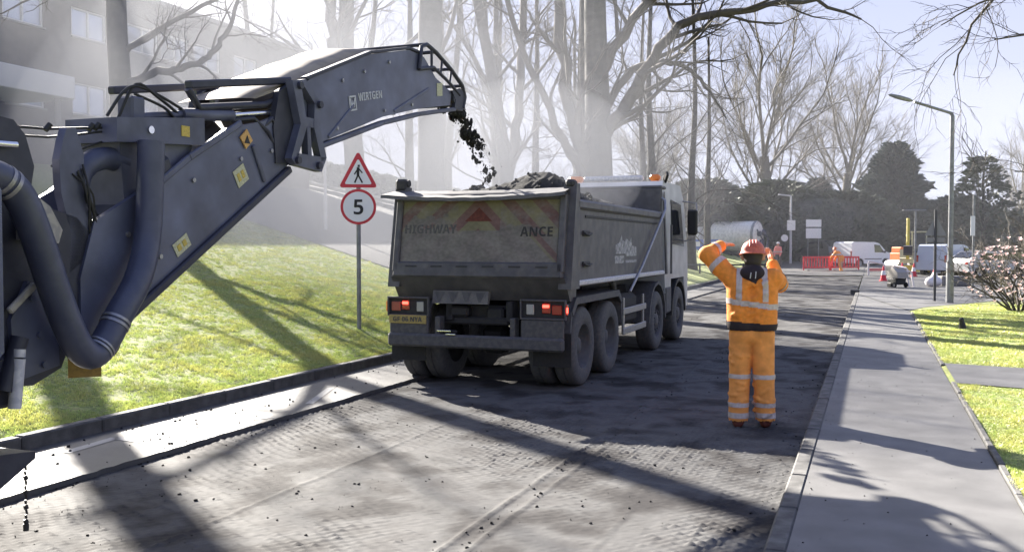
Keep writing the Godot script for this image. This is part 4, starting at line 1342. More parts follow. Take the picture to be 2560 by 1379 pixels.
	for sd in [-1, 1]:
		for l in [[-4.8, -3.0], [0.6, 2.4]]:
			b = MB.new()
			b.extr([Vector2(l[0], 0.25), Vector2(l[0] + 0.25, 0.0), Vector2(l[1] - 0.25, 0.0), Vector2(l[1], 0.25), Vector2(l[1] - 0.1, 0.6), Vector2(l[0] + 0.1, 0.6)], sd * 0.65, sd * 1.0)
			part("track", b, mats.rubber, t)
			b = MB.new()
			b.tube([L(sd * 0.82, 0.5, (l[0] + l[1]) / 2), L(sd * 0.82, 1.2, (l[0] + l[1]) / 2)], 0.18, 12)
			part("leg", b, mats.machine_grey, t)
	# operator's control post beside the front, standing up from the body
	return t

func smooth_path(p, k):
	var o = []
	for i in p.size() - 1:
		var a = p[maxi(i - 1, 0)]
		var b = p[i]
		var c = p[i + 1]
		var d = p[mini(i + 2, p.size() - 1)]
		for j in k: o.append(b.cubic_interpolate(c, a, d, float(j) / k))
	o.append(p[-1])
	return o

# ---------- people ----------
func field_mesh(bones, cell, k, inside = null):
	# tapered capsules joined with a smooth minimum, meshed as surface nets
	var lo = Vector3.INF
	var hi = -Vector3.INF
	for q in bones:
		var r = maxf(q[2], q[3])
		for p in [q[0], q[1]]:
			lo = lo.min(p - Vector3.ONE * (r + cell * 3)); hi = hi.max(p + Vector3.ONE * (r + cell * 3))
	var nx = int((hi.x - lo.x) / cell) + 2
	var ny = int((hi.y - lo.y) / cell) + 2
	var nzz = int((hi.z - lo.z) / cell) + 2
	var f = PackedFloat32Array()
	f.resize(nx * ny * nzz)
	f.fill(1.0)
	for q in bones:
		var a: Vector3 = q[0]
		var b: Vector3 = q[1]
		var ra: float = q[2]
		var rb: float = q[3]
		var sq: float = q[4] if q.size() > 4 else 1.0   # squash in z
		var m = maxf(ra, rb) + cell * 2.5 + k
		var l0 = ((a.min(b) - Vector3.ONE * m - lo) / cell).floor()
		var l1 = ((a.max(b) + Vector3.ONE * m - lo) / cell).ceil()
		var ab = b - a
		var den = maxf(ab.length_squared(), 1e-9)
		for z in range(maxi(0, int(l0.z)), mini(nzz, int(l1.z) + 1)):
			for y in range(maxi(0, int(l0.y)), mini(ny, int(l1.y) + 1)):
				var row = (z * ny + y) * nx
				for x in range(maxi(0, int(l0.x)), mini(nx, int(l1.x) + 1)):
					var p = lo + Vector3(x, y, z) * cell
					var t = clampf((p - a).dot(ab) / den, 0.0, 1.0)
					var e = p - a - ab * t
					e.z *= sq
					var d = e.length() - lerpf(ra, rb, t)
					var o = f[row + x]
					var h = clampf(0.5 + 0.5 * (o - d) / k, 0.0, 1.0)
					f[row + x] = lerpf(o, d, h) - k * h * (1.0 - h) if o < 0.9 else d
	var id = {}
	var pos = PackedVector3Array()
	var nrm = PackedVector3Array()
	var off = [0, 1, nx, nx + 1, nx * ny, nx * ny + 1, nx * ny + nx, nx * ny + nx + 1]
	var cor = [Vector3(0, 0, 0), Vector3(1, 0, 0), Vector3(0, 1, 0), Vector3(1, 1, 0), Vector3(0, 0, 1), Vector3(1, 0, 1), Vector3(0, 1, 1), Vector3(1, 1, 1)]
	var edges = [[0, 1], [2, 3], [4, 5], [6, 7], [0, 2], [1, 3], [4, 6], [5, 7], [0, 4], [1, 5], [2, 6], [3, 7]]
	for z in nzz - 1:
		for y in ny - 1:
			for x in nx - 1:
				var i = (z * ny + y) * nx + x
				var f0 = f[i]
				if f0 > cell * 2.0 or f0 < -cell * 2.0: continue
				var s = 0
				for c in 8:
					if f[i + off[c]] < 0.0: s += 1
				if s == 0 or s == 8: continue
				var acc = Vector3.ZERO
				var cnt = 0
				for e in edges:
					var va = f[i + off[e[0]]]
					var vb = f[i + off[e[1]]]
					if (va < 0.0) != (vb < 0.0):
						acc += cor[e[0]].lerp(cor[e[1]], va / (va - vb))
						cnt += 1
				id[i] = pos.size()
				pos.append(lo + (Vector3(x, y, z) + acc / cnt) * cell)
				nrm.append(Vector3((f[i + 1] + f[i + off[7]]) - (f0 + f[i + off[6]]), (f[i + off[2]] + f[i + off[7]]) - (f0 + f[i + off[5]]), (f[i + off[4]] + f[i + off[7]]) - (f0 + f[i + off[3]])).normalized())
	var quads = []
	for z in range(1, nzz - 1):
		for y in range(1, ny - 1):
			for x in range(1, nx - 1):
				var i = (z * ny + y) * nx + x
				var v0 = f[i] < 0.0
				if v0 != (f[i + 1] < 0.0): quads.append([i, i - nx, i - nx - nx * ny, i - nx * ny])
				if v0 != (f[i + nx] < 0.0): quads.append([i, i - 1, i - 1 - nx * ny, i - nx * ny])
				if v0 != (f[i + nx * ny] < 0.0): quads.append([i, i - 1, i - 1 - nx, i - nx])
	var out = []
	for q in quads:
		var g = []
		for j in q:
			if id.has(j): g.append(id[j])
		if g.size() == 4: out.append(g)
	return {"p": pos, "n": nrm, "q": out}

func net_to(b, net, pick = null, lift = 0.0):
	for g in net.q:
		if pick != null:
			var c = (net.p[g[0]] + net.p[g[1]] + net.p[g[2]] + net.p[g[3]]) * 0.25
			if not pick.call(c): continue
		for t in [[0, 1, 2], [0, 2, 3]]:
			var i = g[t[0]]
			var j = g[t[1]]
			var k = g[t[2]]
			b.tri(net.p[i] + net.n[i] * lift, net.p[j] + net.n[j] * lift, net.p[k] + net.n[k] * lift, net.n[i], net.n[j], net.n[k])
	return b

func hand_bones(w, dir, palm_n, s = 1.0, curl = 0.5):
	# w: wrist, dir: along the hand, palm_n: out of the palm
	var d = dir.normalized()
	var pn = (palm_n - d * palm_n.dot(d)).normalized()
	var sd = d.cross(pn)
	var o = [[w, w + d * 0.045 * s, 0.024 * s, 0.027 * s]]
	for i in 4:
		var x = (i - 1.5) * 0.021 * s
		var k0 = w + d * 0.085 * s + sd * x
		o.append([w + d * 0.02 * s + sd * x * 0.6, k0, 0.016 * s, 0.0125 * s])
		var ln = [0.068, 0.076, 0.071, 0.056][i] * s
		var d1 = (d + pn * curl * 0.6).normalized()
		var d2 = (d + pn * curl * 1.8).normalized()
		var k1 = k0 + d1 * ln * 0.55
		o.append([k0, k1, 0.0105 * s, 0.0095 * s])
		o.append([k1, k1 + d2 * ln * 0.45, 0.0095 * s, 0.008 * s])
	var t0 = w + d * 0.025 * s + sd * 0.028 * s
	var t1 = t0 + (d * 0.6 + sd * 0.8 + pn * 0.4).normalized() * 0.04 * s
	o.append([t0, t1, 0.014 * s, 0.012 * s])
	o.append([t1, t1 + (d + pn * 0.6).normalized() * 0.032 * s, 0.0115 * s, 0.009 * s])
	return o

func make_worker():
	var t = thing("person", "worker in orange high-visibility jacket and trousers with red hard hat, arms raised, back turned", "person", R(-1.12, 9.62, 0.0), -0.25)
	# arms: shoulder, elbow, wrist
	var sl = Vector3(-0.2, 1.5, 0.0)
	var el = Vector3(-0.45, 1.735, -0.07)
	var wl = Vector3(-0.3, 1.83, -0.24)
	var sr = Vector3(0.2, 1.5, 0.0)
	var er = Vector3(0.27, 1.43, -0.24)
	var wr = Vector3(0.19, 1.66, -0.36)
	var hd = Vector3(0.005, 1.70, 0.0)
	var body = [
		[Vector3(-0.07, 1.0, 0), Vector3(-0.07, 1.4, 0), 0.11, 0.12], [Vector3(0.07, 1.0, 0), Vector3(0.07, 1.4, 0), 0.11, 0.12],
		[Vector3(-0.15, 1.5, 0), Vector3(0.15, 1.5, 0), 0.07, 0.07], [Vector3(0, 1.5, 0.0), hd + Vector3(0, -0.08, 0.0), 0.065, 0.06],
		[hd + Vector3(0, 0.03, 0.0), hd + Vector3(0, 0.05, -0.01), 0.095, 0.09], [hd + Vector3(0, -0.06, -0.04), hd + Vector3(0, 0.0, -0.03), 0.055, 0.08],
		[sl, el, 0.05, 0.042], [el, wl, 0.042, 0.03], [sr, er, 0.05, 0.042], [er, wr, 0.042, 0.03],
		[Vector3(-0.09, 0.95, 0), Vector3(-0.11, 0.5, 0), 0.09, 0.065], [Vector3(-0.11, 0.5, 0), Vector3(-0.125, 0.1, 0.02), 0.06, 0.045],
		[Vector3(0.09, 0.95, 0), Vector3(0.115, 0.5, 0), 0.09, 0.065], [Vector3(0.115, 0.5, 0), Vector3(0.135, 0.1, -0.05), 0.06, 0.045]]
	var b = MB.new()
	net_to(b, field_mesh(body, 0.016, 0.03))
	# face, at a finer grid: brow, nose, chin, lips, ears
	var head = [[hd + Vector3(0, 0.03, 0), hd + Vector3(0, 0.05, -0.01), 0.098, 0.094], [hd + Vector3(0, -0.06, -0.04), hd + Vector3(0, 0.0, -0.035), 0.055, 0.082],
		[hd + Vector3(0, 0.02, -0.11), hd + Vector3(0, -0.02, -0.128), 0.012, 0.018], [hd + Vector3(-0.03, 0.04, -0.095), hd + Vector3(0.03, 0.04, -0.095), 0.015, 0.015],
		[hd + Vector3(-0.02, -0.055, -0.1), hd + Vector3(0.02, -0.055, -0.1), 0.011, 0.011], [hd + Vector3(0, -0.09, -0.085), hd + Vector3(0, -0.09, -0.08), 0.025, 0.025],
		[hd + Vector3(-0.1, -0.01, 0), hd + Vector3(-0.102, 0.03, 0.005), 0.016, 0.02], [hd + Vector3(0.1, -0.01, 0), hd + Vector3(0.102, 0.03, 0.005), 0.016, 0.02]]
	net_to(b, field_mesh(head, 0.007, 0.014))
	net_to(b, field_mesh(hand_bones(wl, Vector3(0.55, 0.1, -0.7), Vector3(0.3, -0.9, -0.2), 1.0, 0.35), 0.0045, 0.006))
	net_to(b, field_mesh(hand_bones(wr, Vector3(-0.15, 0.8, -0.4), Vector3(-0.8, 0.1, 0.4), 1.0, 0.45), 0.0045, 0.006))
	part("body", b, mats.skin, t)
	# jacket
	var jb = [
		[Vector3(-0.085, 1.05, 0.0), Vector3(-0.1, 1.42, 0.0), 0.16, 0.152], [Vector3(0.085, 1.05, 0.0), Vector3(0.1, 1.42, 0.0), 0.16, 0.152],
		[Vector3(-0.17, 1.485, 0.0), Vector3(0.17, 1.485, 0.0), 0.1, 0.1], [Vector3(-0.05, 1.53, 0.02), Vector3(0.05, 1.53, 0.02), 0.09, 0.09],
		[sl, sl.lerp(el, 0.5), 0.098, 0.092], [sl.lerp(el, 0.5), el, 0.092, 0.08], [el, el.lerp(wl, 0.85), 0.078, 0.062],
		[sr, sr.lerp(er, 0.5), 0.1, 0.094], [sr.lerp(er, 0.5), er, 0.094, 0.08], [er, er.lerp(wr, 0.85), 0.078, 0.062]]
	var rg = RandomNumberGenerator.new()
	rg.seed = 6
	for i in 22:   # folds
		var p = Vector3(rg.randf_range(-0.13, 0.13), rg.randf_range(1.08, 1.45), 0.0)
		p.z = sqrt(maxf(0.0, 0.0225 - pow(maxf(0.0, absf(p.x) - 0.09), 2.0))) - 0.006
		jb.append([p, p + Vector3(rg.randf_range(-0.08, 0.08), rg.randf_range(-0.06, 0.06), -0.004), 0.021, 0.012])
	var net = field_mesh(jb, 0.011, 0.03)
	var ok = func(c): return c.y > 0.985 + 0.012 * sin(c.x * 30.0)
	var jk = part("jacket", net_to(MB.new(), net, ok), mats.orange_cloth, t)
	var band = func(c): return (absf(c.y - (1.245 - 0.13 * c.x)) < 0.028 and absf(c.x) < 0.26 and not (c.z < -0.12)) or ((absf(absf(c.x) - 0.125 + 0.03 * (c.y - 1.4)) < 0.027) and c.y > 1.27 and c.y < 1.62)
	part("reflective_band", net_to(MB.new(), net, band, 0.005), mats.reflective, jk)
	var ul = (el - sl).normalized()
	var ur = (er - sr).normalized()
	var arm = func(c): return (absf((c - sl).dot(ul) - 0.2) < 0.028 and c.x < -0.2 and c.distance_to(sl + ul * 0.2) < 0.13) or (absf((c - sr).dot(ur) - 0.16) < 0.028 and c.distance_to(sr + ur * 0.16) < 0.13 and c.z < -0.06) or (absf((c - el).dot((wl - el).normalized()) - 0.13) < 0.02 and c.distance_to(el.lerp(wl, 0.6)) < 0.1)
	part("sleeve_band", net_to(MB.new(), net, arm, 0.005), mats.reflective, jk)
	var hem = func(c): return c.y < 1.06 - 0.06 * c.x and c.y > 0.985
	part("hem", net_to(MB.new(), net, hem, 0.006), mats.dark_trim, jk)
	# hood / neck cover
	var hb = [[hd + Vector3(0, -0.1, 0.02), Vector3(0, 1.56, 0.06), 0.085, 0.09], [Vector3(-0.05, 1.55, 0.09), Vector3(0.05, 1.55, 0.09), 0.07, 0.07], [Vector3(0, 1.52, 0.1), Vector3(0.01, 1.46, 0.13), 0.06, 0.035]]
	part("collar", net_to(MB.new(), field_mesh(hb, 0.011, 0.03)), mats.dark_trim, jk)
	b = MB.new()
	b.bar(Vector3(-0.012, 1.56, 0.168), Vector3(-0.02, 1.5, 0.168), 0.016, 0.01, 0.003)
	b.bar(Vector3(0.035, 1.57, 0.166), Vector3(0.03, 1.5, 0.166), 0.016, 0.01, 0.003)
	part("collar_tab", b, mats.off_white, jk)
	# trousers
	var tb = [[Vector3(-0.08, 0.95, 0.0), Vector3(0.08, 0.95, 0.0), 0.138, 0.138],
		[Vector3(-0.1, 0.93, 0.0), Vector3(-0.115, 0.5, 0.0), 0.122, 0.103], [Vector3(-0.115, 0.5, 0.0), Vector3(-0.125, 0.1, 0.02), 0.102, 0.098],
		[Vector3(0.1, 0.93, 0.0), Vector3(0.12, 0.5, 0.0), 0.122, 0.103], [Vector3(0.12, 0.5, 0.0), Vector3(0.14, 0.1, -0.05), 0.102, 0.098]]
	for i in 44:
		var sg = -1.0 if i % 2 == 0 else 1.0
		var y = rg.randf_range(0.1, 0.9)
		var a = rg.randf() * TAU
		var c = Vector3(sg * lerpf(0.13, 0.1, y), y, 0.0 if sg < 0 else lerpf(-0.045, 0.0, y))
		var r0 = lerpf(0.092, 0.112, y)
		var p = c + Vector3(cos(a), 0, sin(a)) * r0
		var p2 = c + Vector3(cos(a + 0.7), 0.0, sin(a + 0.7)) * r0 + Vector3(0, rg.randf_range(-0.05, 0.05), 0)
		tb.append([p, p2, 0.02, 0.011])
	var tn = field_mesh(tb, 0.011, 0.018)
	var tr = part("trousers", net_to(MB.new(), tn, func(c): return c.y > 0.075 and c.y < 1.05), mats.orange_trouser, t)
	part("trouser_band", net_to(MB.new(), tn, func(c): return absf(c.y - 0.52) < 0.026 or absf(c.y - 0.235) < 0.026 or absf(c.y - 0.13) < 0.026, 0.004), mats.reflective, tr)
	for sg in [-1, 1]:
		var c = Vector3(-0.125, 0, 0.02) if sg < 0 else Vector3(0.14, 0, -0.05)
		part("boot", net_to(MB.new(), field_mesh([[c + Vector3(0, 0.07, 0.0), c + Vector3(0, 0.14, 0), 0.06, 0.06], [c + Vector3(0, 0.048, 0.03), c + Vector3(sg * 0.02, 0.045, -0.17), 0.046, 0.045]], 0.011, 0.03)), mats.boot, t)
	# hard hat
	b = MB.new()
	var pr = [Vector2(0.0, 0.152)]
	for i in 9:
		var a = (i + 1) * PI / 2 / 9.5
		pr.append(Vector2(0.124 * sin(a), 0.03 + 0.122 * cos(a)))
	pr += [Vector2(0.13, 0.018), Vector2(0.142, 0.008), Vector2(0.14, 0.0), Vector2(0.118, 0.012)]
	b.lathe(pr, Transform3D(Basis(Vector3.RIGHT, -0.12).scaled(Vector3(0.95, 1, 1.12)), hd + Vector3(0, 0.03, -0.005)), 26)
	for x in [-0.03, 0.0, 0.03]:
		var rp = []
		for i in 9:
			var a = -1.1 + 2.2 * i / 8.0
			rp.append(hd + Vector3(x, 0.03 + 0.03 + 0.121 * cos(a), 0.135 * sin(a)))
		b.tube(rp, 0.007, 5)
	part("hard_hat", b, mats.helmet_red, t)
	part("hair", net_to(MB.new(), field_mesh([[hd + Vector3(0, -0.03, 0.03), hd + Vector3(0, 0.02, 0.02), 0.085, 0.098]], 0.012, 0.02)), mats.hair, t)
	# a phone held up in front of the face
	return t

func far_worker(label, at, turn, pose, topm, legm, hat):
	var t = thing("person", label, "person", at, turn)
	var lean = pose.get("lean", 0.0)
	var hip = Vector3(0, 0.95, 0)
	var ch = hip + Vector3(0, cos(lean) * 0.45, -sin(lean) * 0.45)
	var hd = ch + Vector3(0, cos(lean * 0.8) * 0.28, -sin(lean * 0.8) * 0.28)
	var la = ch + Vector3(-0.24, -0.28, -0.1 - 0.2 * sin(lean))
	var ra = ch + Vector3(0.24, -0.28, -0.1 - 0.2 * sin(lean))
	var lh = la + pose.get("lh", Vector3(0.05, -0.22, -0.1))
	var rh = ra + pose.get("rh", Vector3(-0.05, -0.22, -0.1))
	var fl = Vector3(-0.12, 0.08, pose.get("step", 0.0))
	var fr = Vector3(0.12, 0.08, -pose.get("step", 0.0))
	var skin = [[ch, hd, 0.07, 0.07], [hd, hd + Vector3(0, 0.05, 0), 0.1, 0.1], [la, lh, 0.045, 0.04], [ra, rh, 0.045, 0.04], [hip, ch, 0.12, 0.12], [Vector3(-0.09, 0.9, 0), fl, 0.08, 0.05], [Vector3(0.09, 0.9, 0), fr, 0.08, 0.05]]
	skin += [[lh, lh + (lh - la).normalized() * 0.08, 0.045, 0.035], [rh, rh + (rh - ra).normalized() * 0.08, 0.045, 0.035]]
	part("body", net_to(MB.new(), field_mesh(skin, 0.03, 0.04)), mats.skin, t)
	var sh = ch + Vector3(0, 0.03, 0)
	var jk = [[hip + Vector3(-0.06, 0.02, 0), ch + Vector3(-0.08, 0, 0), 0.14, 0.15], [hip + Vector3(0.06, 0.02, 0), ch + Vector3(0.08, 0, 0), 0.14, 0.15], [sh + Vector3(-0.16, 0, 0), la, 0.09, 0.075], [sh + Vector3(0.16, 0, 0), ra, 0.09, 0.075], [la, lh, 0.07, 0.06], [ra, rh, 0.07, 0.06]]
	var jn = field_mesh(jk, 0.026, 0.04)
	var j = part("jacket", net_to(MB.new(), jn), topm, t)
	part("reflective_band", net_to(MB.new(), jn, func(c): return absf(c.y - hip.y - 0.2) < 0.04, 0.008), mats.reflective, j)
	var kl = Vector3(-0.11, 0.5, fl.z * 0.5 - pose.get("knee", 0.02))
	var kr = Vector3(0.11, 0.5, fr.z * 0.5 - pose.get("knee", 0.02))
	var tn = field_mesh([[Vector3(-0.08, 0.94, 0), Vector3(0.08, 0.94, 0), 0.14, 0.14], [Vector3(-0.1, 0.9, 0), kl, 0.12, 0.1], [kl, fl, 0.1, 0.09], [Vector3(0.1, 0.9, 0), kr, 0.12, 0.1], [kr, fr, 0.1, 0.09]], 0.026, 0.03)
	part("trousers", net_to(MB.new(), tn, func(c): return c.y > 0.03), legm, t)
	var b = MB.new()
	for f in [fl, fr]: b.box(f + Vector3(0, -0.03, -0.05), Vector3(0.1, 0.1, 0.26), 0.035)
	part("boots", b, mats.black, t)
	b = MB.new()
	b.lathe([Vector2(0, 0.17), Vector2(0.07, 0.16), Vector2(0.11, 0.12), Vector2(0.13, 0.06), Vector2(0.15, 0.05), Vector2(0.12, 0.05)], Transform3D(Basis.IDENTITY, hd), 14)
	part("hard_hat", b, hat, t)
	return t

# ---------- trees ----------
func twig_tube(b, pts, r0, r1, sides):
	var rad = []
	for i in pts.size(): rad.append(lerpf(r0, r1, float(i) / (pts.size() - 1)))
	b.tube(pts, rad, sides, false)

func grow(b, p, d, ln, r, level, top, o, g):
	# one branch and, from it, its side branches
	var nseg = 5 if ln > 3.0 else (4 if level < top else 3)
	if level >= top: nseg = 2
	var pts = [p]
	var q = p
	var dir = d
	for i in nseg:
		dir = (dir + Vector3(g.randfn(0, 1), g.randfn(0, 1), g.randfn(0, 1)) * o.wob + Vector3(0, o.up, 0) * (0.6 if level > 0 else 0.2)).normalized()
		q += dir * ln / nseg
		pts.append(q)
	twig_tube(b, pts, r, r * (0.5 if level < top else 0.35), 7 if r > 0.12 else (5 if r > 0.035 else 3))
	if level >= top: return
	var kids = o.kids[level]
	for i in kids:
		var f = lerpf(o.get("from", 0.3), 1.0, (i + g.randf()) / kids) if i < kids - 1 else 1.0
		var k = f * nseg
		var a = pts[mini(int(k), nseg)]
		var c = pts[mini(int(k) + 1, nseg)]
		var at = a.lerp(c, k - int(k))
		var ax = (c - a) if int(k) < nseg else (pts[nseg] - pts[nseg - 1])
		ax = ax.normalized()
		var sd = ax.cross(Vector3(g.randfn(0, 1), g.randfn(0, 1), g.randfn(0, 1))).normalized()
		var sp = o.spread * g.randf_range(0.6, 1.25)
		if i == kids - 1: sp *= 0.4
		var nd = (ax * cos(sp) + sd * sin(sp)).normalized()
		var nl = ln * g.randf_range(o.shr[0], o.shr[1]) * (1.0 - 0.35 * f if i < kids - 1 else 0.8)
		grow(b, at, nd, nl, maxf(r * lerpf(0.62, 0.42, f) * (0.8 if i < kids - 1 else 1.1), o.get("rmin", 0.006)), level + 1, top, o, g)

func bare_tree(called, label, at, trunk, r0, r1, limbs, o, sd, group = "", barkm = null):
	# trunk: points of the stem; limbs: [height fraction, direction, length, radius], grown on
	var t = thing(called, label, "tree", at, 0.0, group)
	var g = RandomNumberGenerator.new()
	g.seed = sd
	var b = MB.new()
	var tp = smooth_path(trunk, 4)
	var rad = []
	for i in tp.size():
		var k = float(i) / (tp.size() - 1)
		rad.append(lerpf(r0, r1, k) * (1.0 + 0.45 * exp(-k * 22.0)))
	b.tube(tp, rad, 14, false)
	part("trunk", b, mats.bark if barkm == null else barkm, t)
	b = MB.new()
	for m in limbs:
		if m[0] is Array:    # a drawn limb: its points, start radius, end radius
			var lp = smooth_path(m[0], 5)
			for i in range(1, lp.size() - 1): lp[i] += Vector3(g.randfn(0, 1), g.randfn(0, 1), g.randfn(0, 1)) * m[1] * 0.22
			var rr = []
			for i in lp.size(): rr.append(lerpf(m[1], m[2], float(i) / (lp.size() - 1)))
			b.tube(lp, rr, 8, false)
			var n = m[3] if m.size() > 3 else 8
			for i in n:
				var k = clampf((i + 0.6 + g.randf() * 0.4) / n, 0, 0.999) * (lp.size() - 1)
				var a = lp[int(k)]
				var c = lp[int(k) + 1]
				var ax = (c - a).normalized()
				var s2 = ax.cross(Vector3(g.randfn(0, 1), g.randfn(0, 1), g.randfn(0, 1))).normalized()
				var sp = o.spread * g.randf_range(0.7, 1.3) if i < n - 1 else 0.2
				var ln = (m[4] if m.size() > 4 else 2.0) * g.randf_range(0.6, 1.2)
				grow(b, a.lerp(c, k - int(k)), (ax * cos(sp) + s2 * sin(sp)).normalized(), ln, lerpf(m[1], m[2], k / lp.size()) * 0.45, 1, o.top, o, g)
		else:
			var k = m[0] * (tp.size() - 1)
			var at0 = tp[mini(int(k), tp.size() - 1)].lerp(tp[mini(int(k) + 1, tp.size() - 1)], k - int(k))
			grow(b, at0, m[1].normalized(), m[2], m[3], 0, o.top, o, g)
	part("crown", b, mats.bark_thin if barkm == null else barkm, t)
	return t

func limb_ring(n, f0, f1, ln, r, up, g):
	var o = []
	for i in n:
		var a = TAU * i / n * 1.618 * 2.0 + g.randf() * 0.6
		var k = float(i) / maxf(1.0, n - 1)
		o.append([lerpf(f0, f1, k), Vector3(cos(a), up + 0.5 * k, sin(a)), ln * lerpf(1.0, 0.6, k) * g.randf_range(0.8, 1.2), r * lerpf(1.0, 0.6, k)])
	return o

func leaf_crown(sd, h, prof, n, size, droop, cols, narrow = 1.0):
	# many small leaf sprays spread through the volume of revolution prof (r at height fraction)
	var g = RandomNumberGenerator.new()
	g.seed = sd
	var nn = FastNoiseLite.new()
	nn.seed = sd
	nn.frequency = 0.28
	var b = MB.new()
	b.colored = true
	for i in n:
		var k = pow(g.randf(), 0.85)
		var a = g.randf() * TAU
		var rr = prof.call(k)
		var lump = 1.0 + 0.95 * nn.get_noise_3d(cos(a) * 3.0 * narrow, k * h, sin(a) * 3.0)
		var f = pow(g.randf(), 0.42) * lump
		var p = Vector3(cos(a) * rr * f, k * h, sin(a) * rr * f)
		if nn.get_noise_3d(p.x * 3.0, p.y * 3.0, p.z * 3.0) < -0.22: continue
		var out = Vector3(cos(a), droop + g.randfn(0, 0.35), sin(a)).normalized()
		var sdv = out.cross(Vector3(g.randfn(0, 1), g.randfn(0, 1), g.randfn(0, 1))).normalized()
		var s = size * g.randf_range(0.5, 1.3)
		var no = out.cross(sdv)
		b.cur = cols[0].lerp(cols[1], clampf(g.randf() * 0.7 + 0.3 * (0.5 + nn.get_noise_3d(p.x, p.y, p.z)), 0, 1))
		b.tri(p - sdv * s * 0.35, p + out * s, p + sdv * s * 0.35, no, no, no)
		b.tri(p - out * s * 0.4, p + sdv * s * 0.45 + out * s * 0.3, p - sdv * s * 0.1 + out * s * 0.5, no, no, no)
	return b

